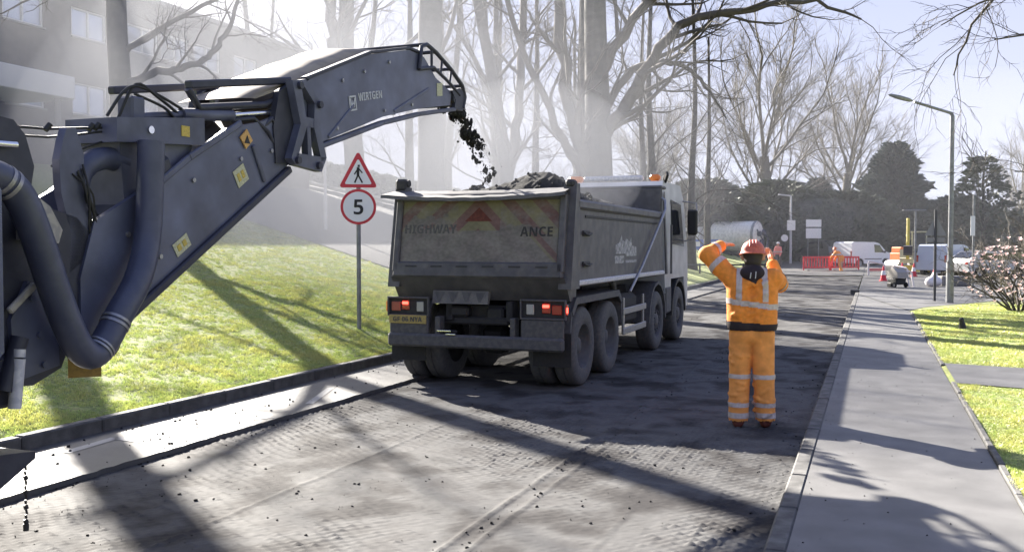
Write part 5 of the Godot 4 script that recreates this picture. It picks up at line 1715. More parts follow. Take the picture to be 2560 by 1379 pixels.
func make_trees():
	var g = RandomNumberGenerator.new()
	g.seed = 3
	var big = {"wob": 0.13, "up": 0.06, "spread": 0.75, "shr": [0.5, 0.75], "kids": [4, 4, 4, 3], "top": 4, "rmin": 0.004}
	var fine = {"wob": 0.16, "up": 0.03, "spread": 0.7, "shr": [0.5, 0.75], "kids": [5, 5, 4, 3], "top": 3, "rmin": 0.005}
	# the tree before the office block: its trunk throws the long shadow across the lawn and road
	var V = func(x, y, z): return Vector3(x, y, z)
	var a = Vector3(-10.9, 0, -26.3)
	a.y = gy(a)
	bare_tree("bare_tree", "broad bare tree with a low side limb before the office block", a, [V.call(0, -0.4, 0), V.call(0.05, 2.5, 0), V.call(-0.05, 6.0, 0.1), V.call(0.1, 11.0, 0), V.call(0, 18.0, 0)], 0.37, 0.16,
		[[[V.call(0, 3.6, 0), V.call(1.0, 3.85, 0.2), V.call(1.8, 4.0, 0.3), V.call(2.55, 4.3, 0.3), V.call(3.0, 4.85, 0.3), V.call(3.3, 5.6, 0.3), V.call(3.6, 7.5, 0.3)], 0.13, 0.04, 9, 1.8], [[V.call(0, 4.4, 0), V.call(1.0, 5.0, 0.2), V.call(2.77, 5.9, 0.3), V.call(4.5, 6.8, 0.2)], 0.1, 0.03, 8, 1.9], [[V.call(0, 6.2, 0), V.call(-1.5, 8.0, 0.4), V.call(-4.0, 10.0, 1.0)], 0.16, 0.05, 6, 2.5]]
		+ limb_ring(2, 0.8, 0.95, 5.0, 0.1, 0.9, g), big, 101, "bare trees on the bank")
	# out of the frame on the left: two stems whose shadows cross the lawn and the road
	a = Vector3(-16.2, 0, -28.0)
	a.y = gy(a)
	bare_tree("bare_tree", "thick bare tree on the bank beyond the milling machine", a, [V.call(0, -0.4, 0), V.call(0, 4, 0), V.call(0.2, 9.0, 0), V.call(0.1, 19.0, 0)], 0.56, 0.22, limb_ring(2, 0.8, 0.97, 5.0, 0.12, 0.9, g), big, 102, "bare trees on the bank")
	# behind the boom: a forked leaning trunk
	a = Vector3(-8.6, 0, -50.0)
	a.y = gy(a)
	bare_tree("bare_tree", "bare tree with a forked leaning trunk behind the conveyor boom", a, [V.call(0.4, -0.4, 0), V.call(0.2, 3.0, 0), V.call(-0.15, 6.5, 0), V.call(-0.1, 11.0, 0), V.call(0.1, 20.0, 0)], 0.6, 0.3,
		[[[V.call(-0.1, 6.3, 0), V.call(-0.75, 8.2, 0), V.call(-1.0, 10.5, 0), V.call(-1.4, 17.0, 0)], 0.42, 0.2, 8, 3.0], [[V.call(-0.1, 6.4, 0.2), V.call(-1.6, 7.0, 0.5), V.call(-4.0, 6.9, 0.5), V.call(-6.5, 6.6, 0.5)], 0.1, 0.03, 9, 2.2], [[V.call(0.0, 7.6, 0), V.call(1.4, 8.0, 0), V.call(3.2, 7.8, 0)], 0.09, 0.03, 7, 2.0]]
		+ limb_ring(6, 0.42, 0.95, 6.0, 0.16, 0.5, g), big, 103, "bare trees on the bank")
	# the straight trunk above the tailgate
	a = Vector3(-2.85, 0, -33.0)
	a.y = gy(a)
	bare_tree("bare_tree", "straight thick bare trunk rising behind the end of the conveyor", a, [V.call(0, -0.4, 0), V.call(0.02, 3.0, 0), V.call(0, 8.0, 0), V.call(0.15, 14.0, 0), V.call(0, 21.0, 0)], 0.53, 0.3,
		[[[V.call(-0.2, 8.7, 0), V.call(-1.0, 9.0, 0.2), V.call(-2.6, 8.9, 0.3), V.call(-3.2, 9.6, 0.3)], 0.09, 0.03, 7, 1.8], [[V.call(0.2, 6.5, 0), V.call(0.9, 8.5, 0), V.call(1.4, 12.0, 0)], 0.1, 0.05, 8, 2.4]]
		+ limb_ring(3, 0.6, 0.97, 5.5, 0.16, 0.5, g), big, 104, "bare trees on the bank")
	# the group behind the lorry
	a = Vector3(2.85, 0, -31.5)
	a.y = gy(a)
	bare_tree("bare_tree", "stout bare tree behind the lorry with long limbs reaching over the road", a, [V.call(0, -0.4, 0), V.call(0.05, 3.0, 0), V.call(0.0, 6.0, 0), V.call(-0.1, 10.0, 0), V.call(-0.2, 20.0, 0)], 0.56, 0.28,
		[[[V.call(0.1, 4.6, 0), V.call(0.9, 6.0, 0.2), V.call(1.8, 7.6, 0.4), V.call(2.9, 8.6, 0.6), V.call(4.6, 8.9, 0.8), V.call(6.6, 9.2, 1.0), V.call(8.4, 8.6, 1.0)], 0.26, 0.03, 15, 2.2],
		[[V.call(0.2, 5.8, 0), V.call(1.2, 7.2, -0.3), V.call(2.3, 7.5, -0.4), V.call(3.2, 7.2, -0.4), V.call(3.9, 6.4, -0.4), V.call(4.4, 5.6, -0.4)], 0.15, 0.025, 10, 1.4],
		[[V.call(0.1, 7.0, 0), V.call(1.5, 9.2, 0.2), V.call(4.0, 11.0, 0.4), V.call(7.5, 12.0, 0.8)], 0.2, 0.03, 11, 2.4],
		[[V.call(0, 3.4, 0), V.call(-0.7, 5.2, 0.1), V.call(-1.2, 8.0, 0.1), V.call(-1.3, 14.0, 0.1)], 0.3, 0.14, 6, 2.2],
		[[V.call(0, 2.6, 0), V.call(-0.9, 4.4, 0.1), V.call(-2.2, 7.0, 0.2), V.call(-3.6, 11.0, 0.3)], 0.2, 0.07, 7, 2.2]]
		+ limb_ring(2, 0.75, 0.97, 5.0, 0.1, 0.9, g), big, 105, "bare trees on the bank")
	a = Vector3(-0.3, 0, -40.0)
	a.y = gy(a)
	var t6 = bare_tree("bare_tree", "slender twin-stemmed bare tree in the dust behind the falling millings", a, [V.call(0, -0.4, 0), V.call(0.05, 3.0, 0), V.call(-0.5, 7.0, 0), V.call(-1.4, 12.0, 0), V.call(-2.0, 19.0, 0)], 0.36, 0.14,
		[[[V.call(0.05, 2.5, 0), V.call(0.5, 5.0, 0), V.call(0.7, 9.0, 0), V.call(1.0, 17.0, 0)], 0.28, 0.1, 12, 2.4], [[V.call(-0.3, 6.0, 0), V.call(-1.6, 8.6, 0), V.call(-3.0, 10.5, 0)], 0.14, 0.04, 9, 2.0]]
		+ limb_ring(4, 0.5, 0.95, 4.0, 0.09, 0.8, g), big, 106, "bare trees on the bank")
	var t7 = bare_tree("bare_tree", "thin upright bare tree between the lorry cab and the stout tree", Vector3(6.6, gy(Vector3(6.6, 0, -45)), -45.0), [V.call(0, -0.4, 0), V.call(0.1, 4.0, 0), V.call(-0.1, 9.0, 0), V.call(0.1, 15.0, 0)], 0.26, 0.06, limb_ring(17, 0.12, 0.98, 3.6, 0.045, 0.8, g), fine, 107, "slim bare trees beyond the lorry")
	copy(t7, Vector3(3.6, gy(Vector3(3.6, 0, -48)), -48.0), 1.3, "tall thin bare tree farther back behind the tipper load", 1.15)
	copy(t7, Vector3(9.6, gy(Vector3(9.6, 0, -50)), -50.0), 2.6, "thin bare tree standing past the lorry cab roof", 1.0)
	copy(t7, Vector3(12.5, gy(Vector3(12.5, 0, -60)), -60.0), 4.0, "slim leaning bare tree above the lorry mirror", 0.95)
	copy(t7, Vector3(-0.9, gy(Vector3(-0.9, 0, -56)), -56.0), 5.0, "faint slim bare tree in the dust above the load", 1.3)
	copy(t6, Vector3(-4.6, gy(Vector3(-4.6, 0, -68)), -68.0), 2.2, "faint bare tree far back beside the straight trunk", 1.0)
	copy(t6, Vector3(-20.0, gy(Vector3(-20, 0, -76)), -76.0), 0.8, "faint bare tree beyond the end of the office block", 1.0)
	copy(t6, Vector3(-13.0, gy(Vector3(-13, 0, -80)), -80.0), 3.9, "faint bare tree seen between the office block and the forked tree", 1.1)
	copy(t6, Vector3(-1.5, gy(Vector3(-1.5, 0, -85)), -85.0), 5.2, "pale bare tree far behind the lorry", 1.2)
	copy(t6, Vector3(6.0, gy(Vector3(6.0, 0, -88)), -88.0), 1.7, "pale bare tree far behind the stout tree", 1.15)
	for e in [[1.6, 62.0, 2.0, 1.2, "faint slim bare tree in the dust above the tailgate corner"], [5.0, 66.0, 3.3, 1.25, "faint slim bare tree in the dust above the cab"], [8.0, 58.0, 0.4, 1.05, "slim bare tree close behind the cab beacon"], [-6.5, 60.0, 4.5, 1.3, "faint slim bare tree between the forked and the straight trunk"], [10.5, 72.0, 5.6, 1.2, "far slim bare tree above the lorry cab"]]:
		copy(t7, Vector3(e[0], gy(Vector3(e[0], 0, -e[1])), -e[1]), e[2], e[4], e[3])
	# broad fans of branches beyond the road
	var fan = {"wob": 0.11, "up": 0.02, "spread": 0.55, "shr": [0.5, 0.75], "kids": [7, 6, 6, 5], "top": 4, "rmin": 0.007, "from": 0.15}
	var f1 = bare_tree("bare_tree", "wide fan-shaped bare tree rising from the ivy beyond the road", Vector3(22.4, 0.6, -83.0), [V.call(0, -0.4, 0), V.call(0.1, 4.0, 0), V.call(-0.2, 9.0, 0)], 0.6, 0.4,
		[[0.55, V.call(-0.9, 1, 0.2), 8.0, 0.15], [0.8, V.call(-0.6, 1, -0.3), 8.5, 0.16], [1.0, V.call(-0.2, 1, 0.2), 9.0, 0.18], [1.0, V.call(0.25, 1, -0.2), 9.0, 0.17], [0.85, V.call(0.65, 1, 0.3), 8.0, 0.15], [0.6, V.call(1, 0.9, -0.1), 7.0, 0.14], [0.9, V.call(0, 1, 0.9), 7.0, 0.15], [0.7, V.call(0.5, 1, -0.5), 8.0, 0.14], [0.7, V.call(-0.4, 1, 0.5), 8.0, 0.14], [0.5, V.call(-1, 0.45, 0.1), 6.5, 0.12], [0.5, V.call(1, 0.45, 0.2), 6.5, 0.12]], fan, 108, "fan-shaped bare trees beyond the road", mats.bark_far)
	copy(f1, Vector3(30.5, 0.6, -86.0), 2.5, "smaller fan-shaped bare tree beside the tall conifer", 0.86)
	copy(f1, Vector3(15.0, 0.6, -95.0), 4.3, "fan-shaped bare tree half hidden behind the lorry cab", 0.8)
	copy(f1, Vector3(52.0, 0.6, -96.0), 1.0, "fan-shaped bare tree behind the flowering shrub", 0.6)
	# overhanging tree on the right
	var hang = {"wob": 0.2, "up": -0.05, "spread": 0.75, "shr": [0.45, 0.75], "kids": [5, 4, 4, 3], "top": 3, "rmin": 0.0045}
	bare_tree("bare_tree", "bare tree on the right verge with thin twigs hanging over the lamp post", Vector3(13.5, 0.15, -15.5), [V.call(0, -0.4, 0), V.call(0, 3, 0), V.call(-0.2, 7, 0), V.call(0, 12, 0)], 0.3, 0.12,
		[[[V.call(-0.1, 4.2, 0), V.call(-2.5, 4.9, 0.2), V.call(-4.2, 5.15, 0.3), V.call(-5.8, 4.95, 0.4)], 0.05, 0.012, 12, 1.1], [[V.call(-0.1, 5.6, 0), V.call(-2.6, 6.6, 0.4), V.call(-4.6, 6.4, 0.5), V.call(-6.0, 5.4, 0.4), V.call(-6.4, 4.4, 0.3)], 0.06, 0.01, 16, 1.2], [[V.call(-0.1, 3.2, 0), V.call(-1.8, 3.6, -0.6), V.call(-3.6, 3.1, -0.8), V.call(-4.8, 2.95, -0.8)], 0.04, 0.01, 10, 1.0], [[V.call(-0.1, 4.8, 0), V.call(-2.0, 5.6, 1.0), V.call(-4.4, 5.7, 1.4), V.call(-6.4, 5.3, 1.6), V.call(-7.2, 4.9, 1.6)], 0.04, 0.009, 14, 0.9]], hang, 109)
	# evergreens: a dark belt across the far side of the junction
	var cone = leaf_crown(201, 9.5, func(k): return 3.9 * pow(1.0 - k, 0.62) * smoothstep(0.0, 0.06, k) * (0.82 + 0.18 * sin(k * 31.0)) + 0.25, 12000, 0.6, 0.15, [Color(0.7, 0.8, 0.9), Color(1.3, 1.25, 1.0)])
	var ct = MB.new()
	ct.tube([Vector3(0, -0.3, 0), Vector3(0, 5, 0), Vector3(0, 9, 0)], [0.3, 0.18, 0.04], 8, false)
	var c1 = thing("conifer", "tall dark conifer with a pointed crown behind the parked vans", "tree", Vector3(31.6, 0.6, -78.0), 0.0, "dark evergreens beyond the junction")
	part("trunk", ct, mats.bark, c1)
	part("crown", cone, mats.needle, c1)
	var bush = leaf_crown(202, 6.5, func(k): return 4.4 * pow(sin(PI * clampf(0.12 + 0.86 * k, 0, 1)), 0.6), 15000, 0.5, 0.1, [Color(0.75, 0.8, 0.75), Color(1.5, 1.4, 0.9)])
	var bt = MB.new()
	bt.tube([Vector3(0, -0.3, 0), Vector3(0.1, 3, 0), Vector3(0, 5.5, 0)], [0.3, 0.2, 0.05], 8, false)
	var b1 = thing("evergreen_tree", "rounded dark evergreen behind the white tanker", "tree", Vector3(15.4, 0.5, -76.0), 0.0, "dark evergreens beyond the junction")
	part("trunk", bt, mats.bark, b1)
	part("crown", bush, mats.needle, b1)
	for e in [[b1, 21.5, 77.0, 1.2, 1.0, "ivy-clad evergreen at the foot of the wide fan-shaped tree"], [b1, 26.5, 75.0, 2.2, 0.85, "low dark evergreen behind the red barrier"], [c1, 27.3, 84.0, 1.0, 0.75, "shorter conifer in front of the smaller fan-shaped tree"], [b1, 36.5, 77.0, 3.1, 0.8, "low dark evergreen behind the yellow digger"], [b1, 41.5, 78.0, 4.4, 0.62, "dark evergreen hedge tree behind the blue van"], [b1, 47.0, 80.0, 5.4, 0.55, "low dark evergreen hedge tree beyond the flowering shrub"], [b1, 10.5, 80.0, 0.4, 0.75, "dark evergreen seen past the lorry mirror"], [b1, 6.0, 92.0, 0.9, 0.8, "dark evergreen far behind the lorry cab"], [b1, 55.0, 84.0, 0.4, 0.5, "far dark evergreen at the right end of the hedge"], [b1, 18.5, 82.0, 0.3, 0.95, "dark evergreen filling the gap behind the tanker"], [b1, 31.5, 74.5, 1.3, 0.6, "low evergreen bush below the tall conifer"]]:
		copy(e[0], Vector3(e[1], 0.5, -e[2]), e[3], e[5], e[4])
	# loose half-bare tree by the lamp post
	var lt = thing("ivy_tree", "loose ivy-covered tree standing behind the lamp post", "tree", Vector3(36.0, 0.5, -72.0))
	var tb = MB.new()
	var tw = MB.new()
	tb.tube([Vector3(0, -0.3, 0), Vector3(0.2, 3, 0), Vector3(0, 6, 0), Vector3(0.2, 8.5, 0)], [0.22, 0.18, 0.1, 0.04], 8, false)
	part("trunk", tb, mats.bark, lt)
	g.seed = 55
	for i in 12:
		var an = g.randf() * TAU
		grow(tw, Vector3(0.1, 2.0 + 0.5 * i, 0), Vector3(cos(an), 0.8, sin(an)).normalized(), 2.4, 0.05, 1, 3, fine, g)
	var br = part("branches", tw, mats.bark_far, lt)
	var lc = leaf_crown(203, 8.0, func(k): return 2.3 * pow(sin(PI * clampf(0.1 + 0.85 * k, 0, 1)), 0.7), 2600, 0.4, 0.1, [Color(0.8, 0.9, 0.8), Color(1.6, 1.4, 0.9)])
	part("crown", lc, mats.needle, lt)

func gy(p):   # ground height below a world point
	return hill(p.x * cos(TH) + p.z * sin(TH), p.x * sin(TH) - p.z * cos(TH))

# ---------- office block ----------
func make_building():
	var g0 = hill(-32.0, 30.0)
	var t = thing("office_block", "grey-brown brick office block with rows of paired windows on the bank", "building", R(-32.0, 0.0, 0.0), -TH)
	var rows = [[7.45, 8.8], [10.75, 12.0]]
	var cols = []
	var l = 12.0
	var marks = [13.0, 17.0, 21.0, 24.4, 27.55, 30.95, 34.2, 36.35, 38.75, 41.9, 45.1]
	for m in marks: cols.append([m, m + 1.95])
	var wall = func(called, a, b, y0, y1):
		var o = MB.new()
		o.box(L(-0.2, (y0 + y1) / 2, (a + b) / 2), Vector3(0.4, y1 - y0, b - a))
		return o
	var w = MB.new()
	var ys = [g0 - 1.2, rows[0][0], rows[0][1], rows[1][0], rows[1][1], 13.25]
	for k in 5:
		if k % 2 == 0:
			w.box(L(-0.2, (ys[k] + ys[k + 1]) / 2, 29.5), Vector3(0.4, ys[k + 1] - ys[k], 39.0))
		else:
			var p = 10.0
			for c in cols + [[49.0, 49.0]]:
				if c[0] > p: w.box(L(-0.2, (ys[k] + ys[k + 1]) / 2, (p + c[0]) / 2), Vector3(0.4, ys[k + 1] - ys[k], c[0] - p))
				p = c[1]
	w.box(L(-7.0, 9.0, 48.85), Vector3(13.2, 8.6, 0.3))
	w.box(L(-7.0, 9.0, 10.15), Vector3(13.2, 8.6, 0.3))
	w.box(L(-13.8, 9.0, 29.5), Vector3(0.4, 8.6, 39.0))
	w.box(L(-7.0, 9.9, 29.5), Vector3(13.0, 0.25, 38.0))
	part("wall", w, mats.brick, t)
	w = MB.new()
	w.box(L(-7.0, 13.33, 29.5), Vector3(14.6, 0.22, 39.6), 0.03)
	part("roof", w, mats.concrete, t)
	for r in rows:
		for c in cols:
			var win = Node3D.new(); win.name = "window"; t.add_child(win, true)
			var m = (c[0] + c[1]) / 2
			var y = (r[0] + r[1]) / 2
			var o = MB.new()
			for e in [[m, r[0] + 0.04, c[1] - c[0], 0.08], [m, r[1] - 0.04, c[1] - c[0], 0.08]]: o.box(L(-0.1, e[1], e[0]), Vector3(0.09, e[3], e[2]))
			for e in [c[0] + 0.04, m, c[1] - 0.04]: o.box(L(-0.1, y, e), Vector3(0.085, r[1] - r[0] - 0.16, 0.08))
			part("frame", o, mats.window_frame, win)
			for s in [-1, 1]:
				o = MB.new()
				o.box(L(-0.13, y, m + s * (c[1] - c[0]) * 0.25), Vector3(0.02, r[1] - r[0] - 0.16, (c[1] - c[0]) / 2 - 0.1))
				part("pane", o, mats.window_glass, win)
			o = MB.new()
			o.box(L(0.04, r[0] - 0.04, m), Vector3(0.12, 0.07, c[1] - c[0] + 0.1))
			part("sill", o, mats.concrete, win)
	# entrance canopy with its sign board
	var cn = Node3D.new(); cn.name = "entrance_canopy"; t.add_child(cn)
	w = MB.new()
	w.box(L(1.5, 7.9, 20.0), Vector3(3.0, 0.86, 16.4), 0.03)
	part("fascia", w, mats.fascia, cn)
	w = MB.new()
	for e in [13.0, 20.0, 27.6]:
		w = MB.new()
		w.tube([L(2.7, hill(-29.3, e) - 0.2, e), L(2.7, 7.47, e)], 0.12, 10)
		part("column", w, mats.concrete, cn)
	text_part("sign_letters", "o W", 0.34, mats.sign_letter, cn, L(3.01, 7.9, 22.25), Basis(Vector3(0, 0, -1), Vector3.UP, Vector3.RIGHT), 0.02)
	w = MB.new()
	w.box(L(0.02, 6.2, 25.0), Vector3(0.05, 2.4, 1.8))
	part("door", w, mats.window_glass, cn)
	# low bank and hedge behind the car park
	var hb = leaf_crown(301, 1.6, func(k): return 1.0 * pow(sin(PI * clampf(0.15 + 0.8 * k, 0, 1)), 0.5), 2600, 0.28, 0.2, [Color(0.8, 0.9, 0.8), Color(1.4, 1.3, 1.0)])
	var hm = hb.mesh()
	for i in 15:
		var u = -22.0 - i * 1.5
		var s = 56.0 + i * 0.45
		var o = solo("hedge_shrub", hm, mats.leaf, "low clipped shrub in the hedge row at the top of the car park", "shrub", "hedge row at the top of the car park", R(u, s, hill(u, s) - 0.1))
		o.rotation.y = i * 1.9
	# a pale lamp column in the car park
	var p = Vector3(-6.55, 0, -33.0)
	p.y = gy(p)
	lamp_post("pale lamp column standing in the car park under the boom", p, 5.6, 0.055, 0.9, -0.3, mats.off_white)

func lamp_post(label, at, h, r, arm, turn, m):
	var t = thing("lamp_post", label, "lamp post", at, turn)
	var b = MB.new()
	b.tube([Vector3(0, -0.2, 0), Vector3(0, 1.2, 0), Vector3(0, 1.25, 0), Vector3(0, h - 0.1, 0), Vector3(-0.05, h, 0)], [r * 1.45, r * 1.45, r, r * 0.8, r * 0.7], 12, true)
	part("post", b, m, t)
	b = MB.new()
	b.tube([Vector3(-0.03, h - 0.02, 0), Vector3(-arm * 0.6, h + arm * 0.16, 0)], r * 0.55, 8)
	part("arm", b, m, t)
	b = MB.new()
	b.lathe([Vector2(0, -0.42), Vector2(0.07, -0.36), Vector2(0.11, -0.1), Vector2(0.1, 0.2), Vector2(0.05, 0.32), Vector2(0.0, 0.34)], Transform3D(Basis(Vector3(0.25, 0.5, 0), Vector3(0.968, -0.25, 0), Vector3(0, 0, 1)), Vector3(-arm * 0.6 - 0.36, h + arm * 0.16 + 0.1, 0)), 14)
	part("lantern", b, m, t)
	return t

# ---------- signs and poles ----------
func disc(r, z0, z1, c, n = 40):
	var b = MB.new()
	b.lathe([Vector2(0, z0), Vector2(r, z0), Vector2(r, z1), Vector2(0, z1)], Transform3D(Basis(Vector3.RIGHT, Vector3.BACK, Vector3.DOWN), c), n, true)
	return b

func round_tri(w, y0, h, rr):
	var pts = []
	var cs = [[Vector2(0, y0 + h - rr * 2.0), 90.0], [Vector2(-w / 2 + rr * 1.73, y0 + rr), 210.0], [Vector2(w / 2 - rr * 1.73, y0 + rr), 330.0]]
	for c in cs:
		for k in 5:
			var a = deg_to_rad(c[1] - 60.0 + 30.0 * k)
			pts.append(c[0] + Vector2(cos(a), sin(a)) * rr)
	return pts

func flat_sign(pts, z0, z1):   # a polygon in x, y facing +z
	var b = MB.new()
	var pp = PackedVector2Array(pts)
	var idx = Geometry2D.triangulate_polygon(pp)
	for z in [z0, z1]:
		var nn = Vector3(0, 0, -1 if z == z0 else 1)
		for i in range(0, idx.size(), 3):
			b.tri(Vector3(pp[idx[i]].x, pp[idx[i]].y, z), Vector3(pp[idx[i + 1]].x, pp[idx[i + 1]].y, z), Vector3(pp[idx[i + 2]].x, pp[idx[i + 2]].y, z), nn, nn, nn)
	var c = Vector2.ZERO
	for p in pp: c += p / pp.size()
	for i in pp.size():
		var a = pp[i]
		var d = pp[(i + 1) % pp.size()]
		b.face(Vector3(a.x, a.y, z0), Vector3(d.x, d.y, z0), Vector3(d.x, d.y, z1), Vector3(a.x, a.y, z1), Vector3((a.x + d.x) / 2 - c.x, (a.y + d.y) / 2 - c.y, 0))
	return b

func make_signs():
	var at = Vector3(-2.61, 0, -16.0)
	at.y = gy(at) - 0.02
	var y0 = at.y
	var t = thing("road_sign", "pedestrian triangle over a round red-ringed 5 sign on a grey post", "road sign", at, 0.12)
	var b = MB.new()
	b.tube([Vector3(0, -0.3, 0), Vector3(0, 2.95, 0)], 0.038, 12)
	b.tube([Vector3(0, 2.95, 0), Vector3(0, 2.96, 0)], [0.038, 0.02], 12)
	part("post", b, mats.galv, t)
	b = disc(0.3, 0.04, 0.056, Vector3(0, 2.475 - y0, 0)); var rd = part("round_plate", b, mats.sign_red, t)
	b = disc(0.255, 0.0575, 0.0605, Vector3(0, 2.475 - y0, 0)); part("round_face", b, mats.sign_white, rd)
	text_part("numeral", "5", 0.25, mats.black, rd, Vector3(0, 2.47 - y0, 0.064), Basis.IDENTITY, 0.004)
	b = flat_sign(round_tri(0.66, 2.8 - y0, 0.62, 0.035), 0.04, 0.056); var tr = part("triangle_plate", b, mats.sign_red, t)
	b = flat_sign(round_tri(0.47, 2.855 - y0, 0.435, 0.02), 0.0575, 0.0605); part("triangle_face", b, mats.sign_white, tr)
	b = MB.new()
	var c = Vector3(0, 2.88 - y0, 0.064)
	var up = Vector3.BACK
	b.box(c + Vector3(0.01, 0.285, 0), Vector3(0.036, 0.036, 0.004), 0.001)
	for e in [[0.0, 0.26, -0.005, 0.13, 0.045], [0.0, 0.14, -0.06, 0.0, 0.026], [-0.005, 0.14, 0.07, 0.0, 0.026], [0.0, 0.245, -0.065, 0.14, 0.02], [0.005, 0.245, 0.07, 0.165, 0.02]]:
		b.bar(c + Vector3(e[0], e[1], 0), c + Vector3(e[2], e[3], 0), e[4], 0.004, 0.0, up)
	part("walking_figure", b, mats.black, tr)
	b = MB.new()
	for y in [2.35, 2.6, 2.95]: b.box(Vector3(0, y - y0, 0.03), Vector3(0.14, 0.03, 0.03), 0.005)
	part("clip", b, mats.galv, t)
	# right-hand side
	lamp_post("tall grey street lamp at the corner of the right verge", R(2.1, 29.9, 0.13), 5.5, 0.075, 1.9, 0.05, mats.galv)
	t = thing("road_sign", "back of a triangular sign on a dark post beside the tall lamp", "road sign", Vector3(12.66, 0.13, -28.1), -0.5)
	b = MB.new(); b.tube([Vector3(0, -0.2, 0), Vector3(0, 2.75, 0)], 0.04, 10); part("post", b, mats.pole_dark, t)
	b = flat_sign(round_tri(0.62, 1.98, 0.58, 0.03), -0.05, -0.04); part("triangle_plate", b, mats.sign_grey, t)
	b = MB.new(); b.box(Vector3(0, 1.85, -0.05), Vector3(0.5, 0.14, 0.01)); part("sub_plate", b, mats.sign_grey, t)
	t = thing("sign_post", "slim pale post with a narrow white plate past the tall lamp", "post", Vector3(16.5, 0.16, -33.6), 0.0)
	b = MB.new(); b.tube([Vector3(0, -0.2, 0), Vector3(0, 3.45, 0)], 0.04, 10); part("post", b, mats.galv, t)
	b = MB.new(); b.box(Vector3(-0.06, 2.35, 0.06), Vector3(0.16, 0.7, 0.02), 0.005); part("plate", b, mats.sign_white, t)
	t = thing("lamp_post", "short T-headed twin lamp post across the junction", "lamp post", Vector3(23.6, 0.03, -55.0), 0.0)
	b = MB.new(); b.tube([Vector3(0, -0.1, 0), Vector3(0, 3.8, 0)], [0.07, 0.045], 10); part("post", b, mats.galv, t)
	b = MB.new(); b.bar(Vector3(-0.75, 3.82, 0), Vector3(0.6, 3.84, 0), 0.14, 0.07, 0.02); part("head", b, mats.galv, t)
	t = thing("lamp_post", "pale lamp post with small plates beyond the white tanker", "lamp post", Vector3(20.9, 0.4, -70.5), 0.0)
	b = MB.new(); b.tube([Vector3(0, -0.2, 0), Vector3(0, 5.1, 0)], [0.1, 0.07], 10); part("post", b, mats.off_white, t)
	b = MB.new(); b.bar(Vector3(0.0, 5.1, 0), Vector3(-0.95, 5.2, 0), 0.12, 0.1, 0.02); part("head", b, mats.off_white, t)
	b = MB.new(); b.box(Vector3(0, 2.9, 0.12), Vector3(0.62, 0.75, 0.03), 0.01); part("plate", b, mats.sign_white, t)
	b = disc(0.26, 0.1, 0.13, Vector3(-0.5, 1.95, 0.05), 20); part("round_plate", b, mats.sign_white, t)
	t = thing("direction_sign", "two stacked white direction boards on posts beyond the junction", "sign", Vector3(22.6, 0.4, -70.5), 0.0)
	b = MB.new()
	for x in [-0.4, 0.4]: b.tube([Vector3(x, -0.2, 0), Vector3(x, 3.3, 0)], 0.04, 8)
	part("posts", b, mats.galv, t)
	for y in [[3.05, 0.55], [2.3, 0.75]]:
		b = MB.new(); b.box(Vector3(0, y[0], 0.06), Vector3(1.15, y[1], 0.03), 0.01); part("board", b, mats.sign_white, t)
	t = thing("site_board", "blue and white site board on posts beside the lorry mirror", "sign board", Vector3(14.1, 0.5, -68.5), 0.0)
	b = MB.new()
	for x in [-0.7, 0.7]: b.tube([Vector3(x, -0.2, 0), Vector3(x, 1.7, 0)], 0.04, 8)
	part("posts", b, mats.galv, t)
	b = MB.new(); b.box(Vector3(0, 1.35, 0.05), Vector3(1.8, 0.75, 0.03), 0.01); var sb = part("board", b, mats.blue_panel, t)
	b = MB.new(); b.box(Vector3(-0.6, 1.4, 0.075), Vector3(0.4, 0.35, 0.01)); b.box(Vector3(0.35, 1.5, 0.075), Vector3(0.8, 0.1, 0.01)); b.box(Vector3(0.3, 1.3, 0.075), Vector3(0.7, 0.08, 0.01)); part("panel", b, mats.sign_white, sb)
	t = thing("rail_fence", "low dark rail fence on the grass past the lorry", "fence", Vector3(9.9, 0.15, -47.5), 0.0)
	b = MB.new()
	for i in 5: b.box(Vector3(-1.5 + i * 1.1, 0.3, 0), Vector3(0.08, 0.9, 0.08), 0.01)
	part("posts", b, mats.pole_dark, t)
	b = MB.new(); b.box(Vector3(0.7, 0.68, 0), Vector3(4.6, 0.08, 0.05), 0.01); part("rail", b, mats.pole_dark, t)
	# small dark stump in the lawn on the right
	b = MB.new()
	b.lathe([Vector2(0.0, 0.24), Vector2(0.03, 0.235), Vector2(0.05, 0.19), Vector2(0.04, 0.15), Vector2(0.065, 0.1), Vector2(0.07, -0.02)], Transform3D(Basis(Vector3.BACK, 0.15), Vector3.ZERO), 10)
	solo("marker_stub", b, mats.black, "small dark stub standing in the grass of the right verge", "stub", "", Vector3(9.0, 0.15, -18.7))

# ---------- vehicles and plant across the junction ----------
func wheels_on(t, spots, r, w):
	for s in spots:
		var h = Node3D.new(); h.name = "wheel"; t.add_child(h, true)
		h.position = L(s[0], r, s[1])
		var sd = signf(s[0])
		var q = Transform3D(Basis(Vector3(0, 1, 0), Vector3(sd, 0, 0), Vector3(0, 0, 1)), Vector3.ZERO)
		var b = MB.new()
		b.lathe([Vector2(r * 0.6, -w / 2), Vector2(r * 0.94, -w / 2), Vector2(r, -w * 0.35), Vector2(r, w * 0.35), Vector2(r * 0.94, w / 2), Vector2(r * 0.65, w / 2), Vector2(r * 0.6, w * 0.4)], q, 20)
		part("tyre", b, mats.rubber, h)
		b = MB.new()
		b.lathe([Vector2(r * 0.62, w * 0.42), Vector2(r * 0.55, w * 0.3), Vector2(r * 0.2, w * 0.36), Vector2(0, w * 0.4)], q, 16)
		part("rim", b, mats.steel, h)

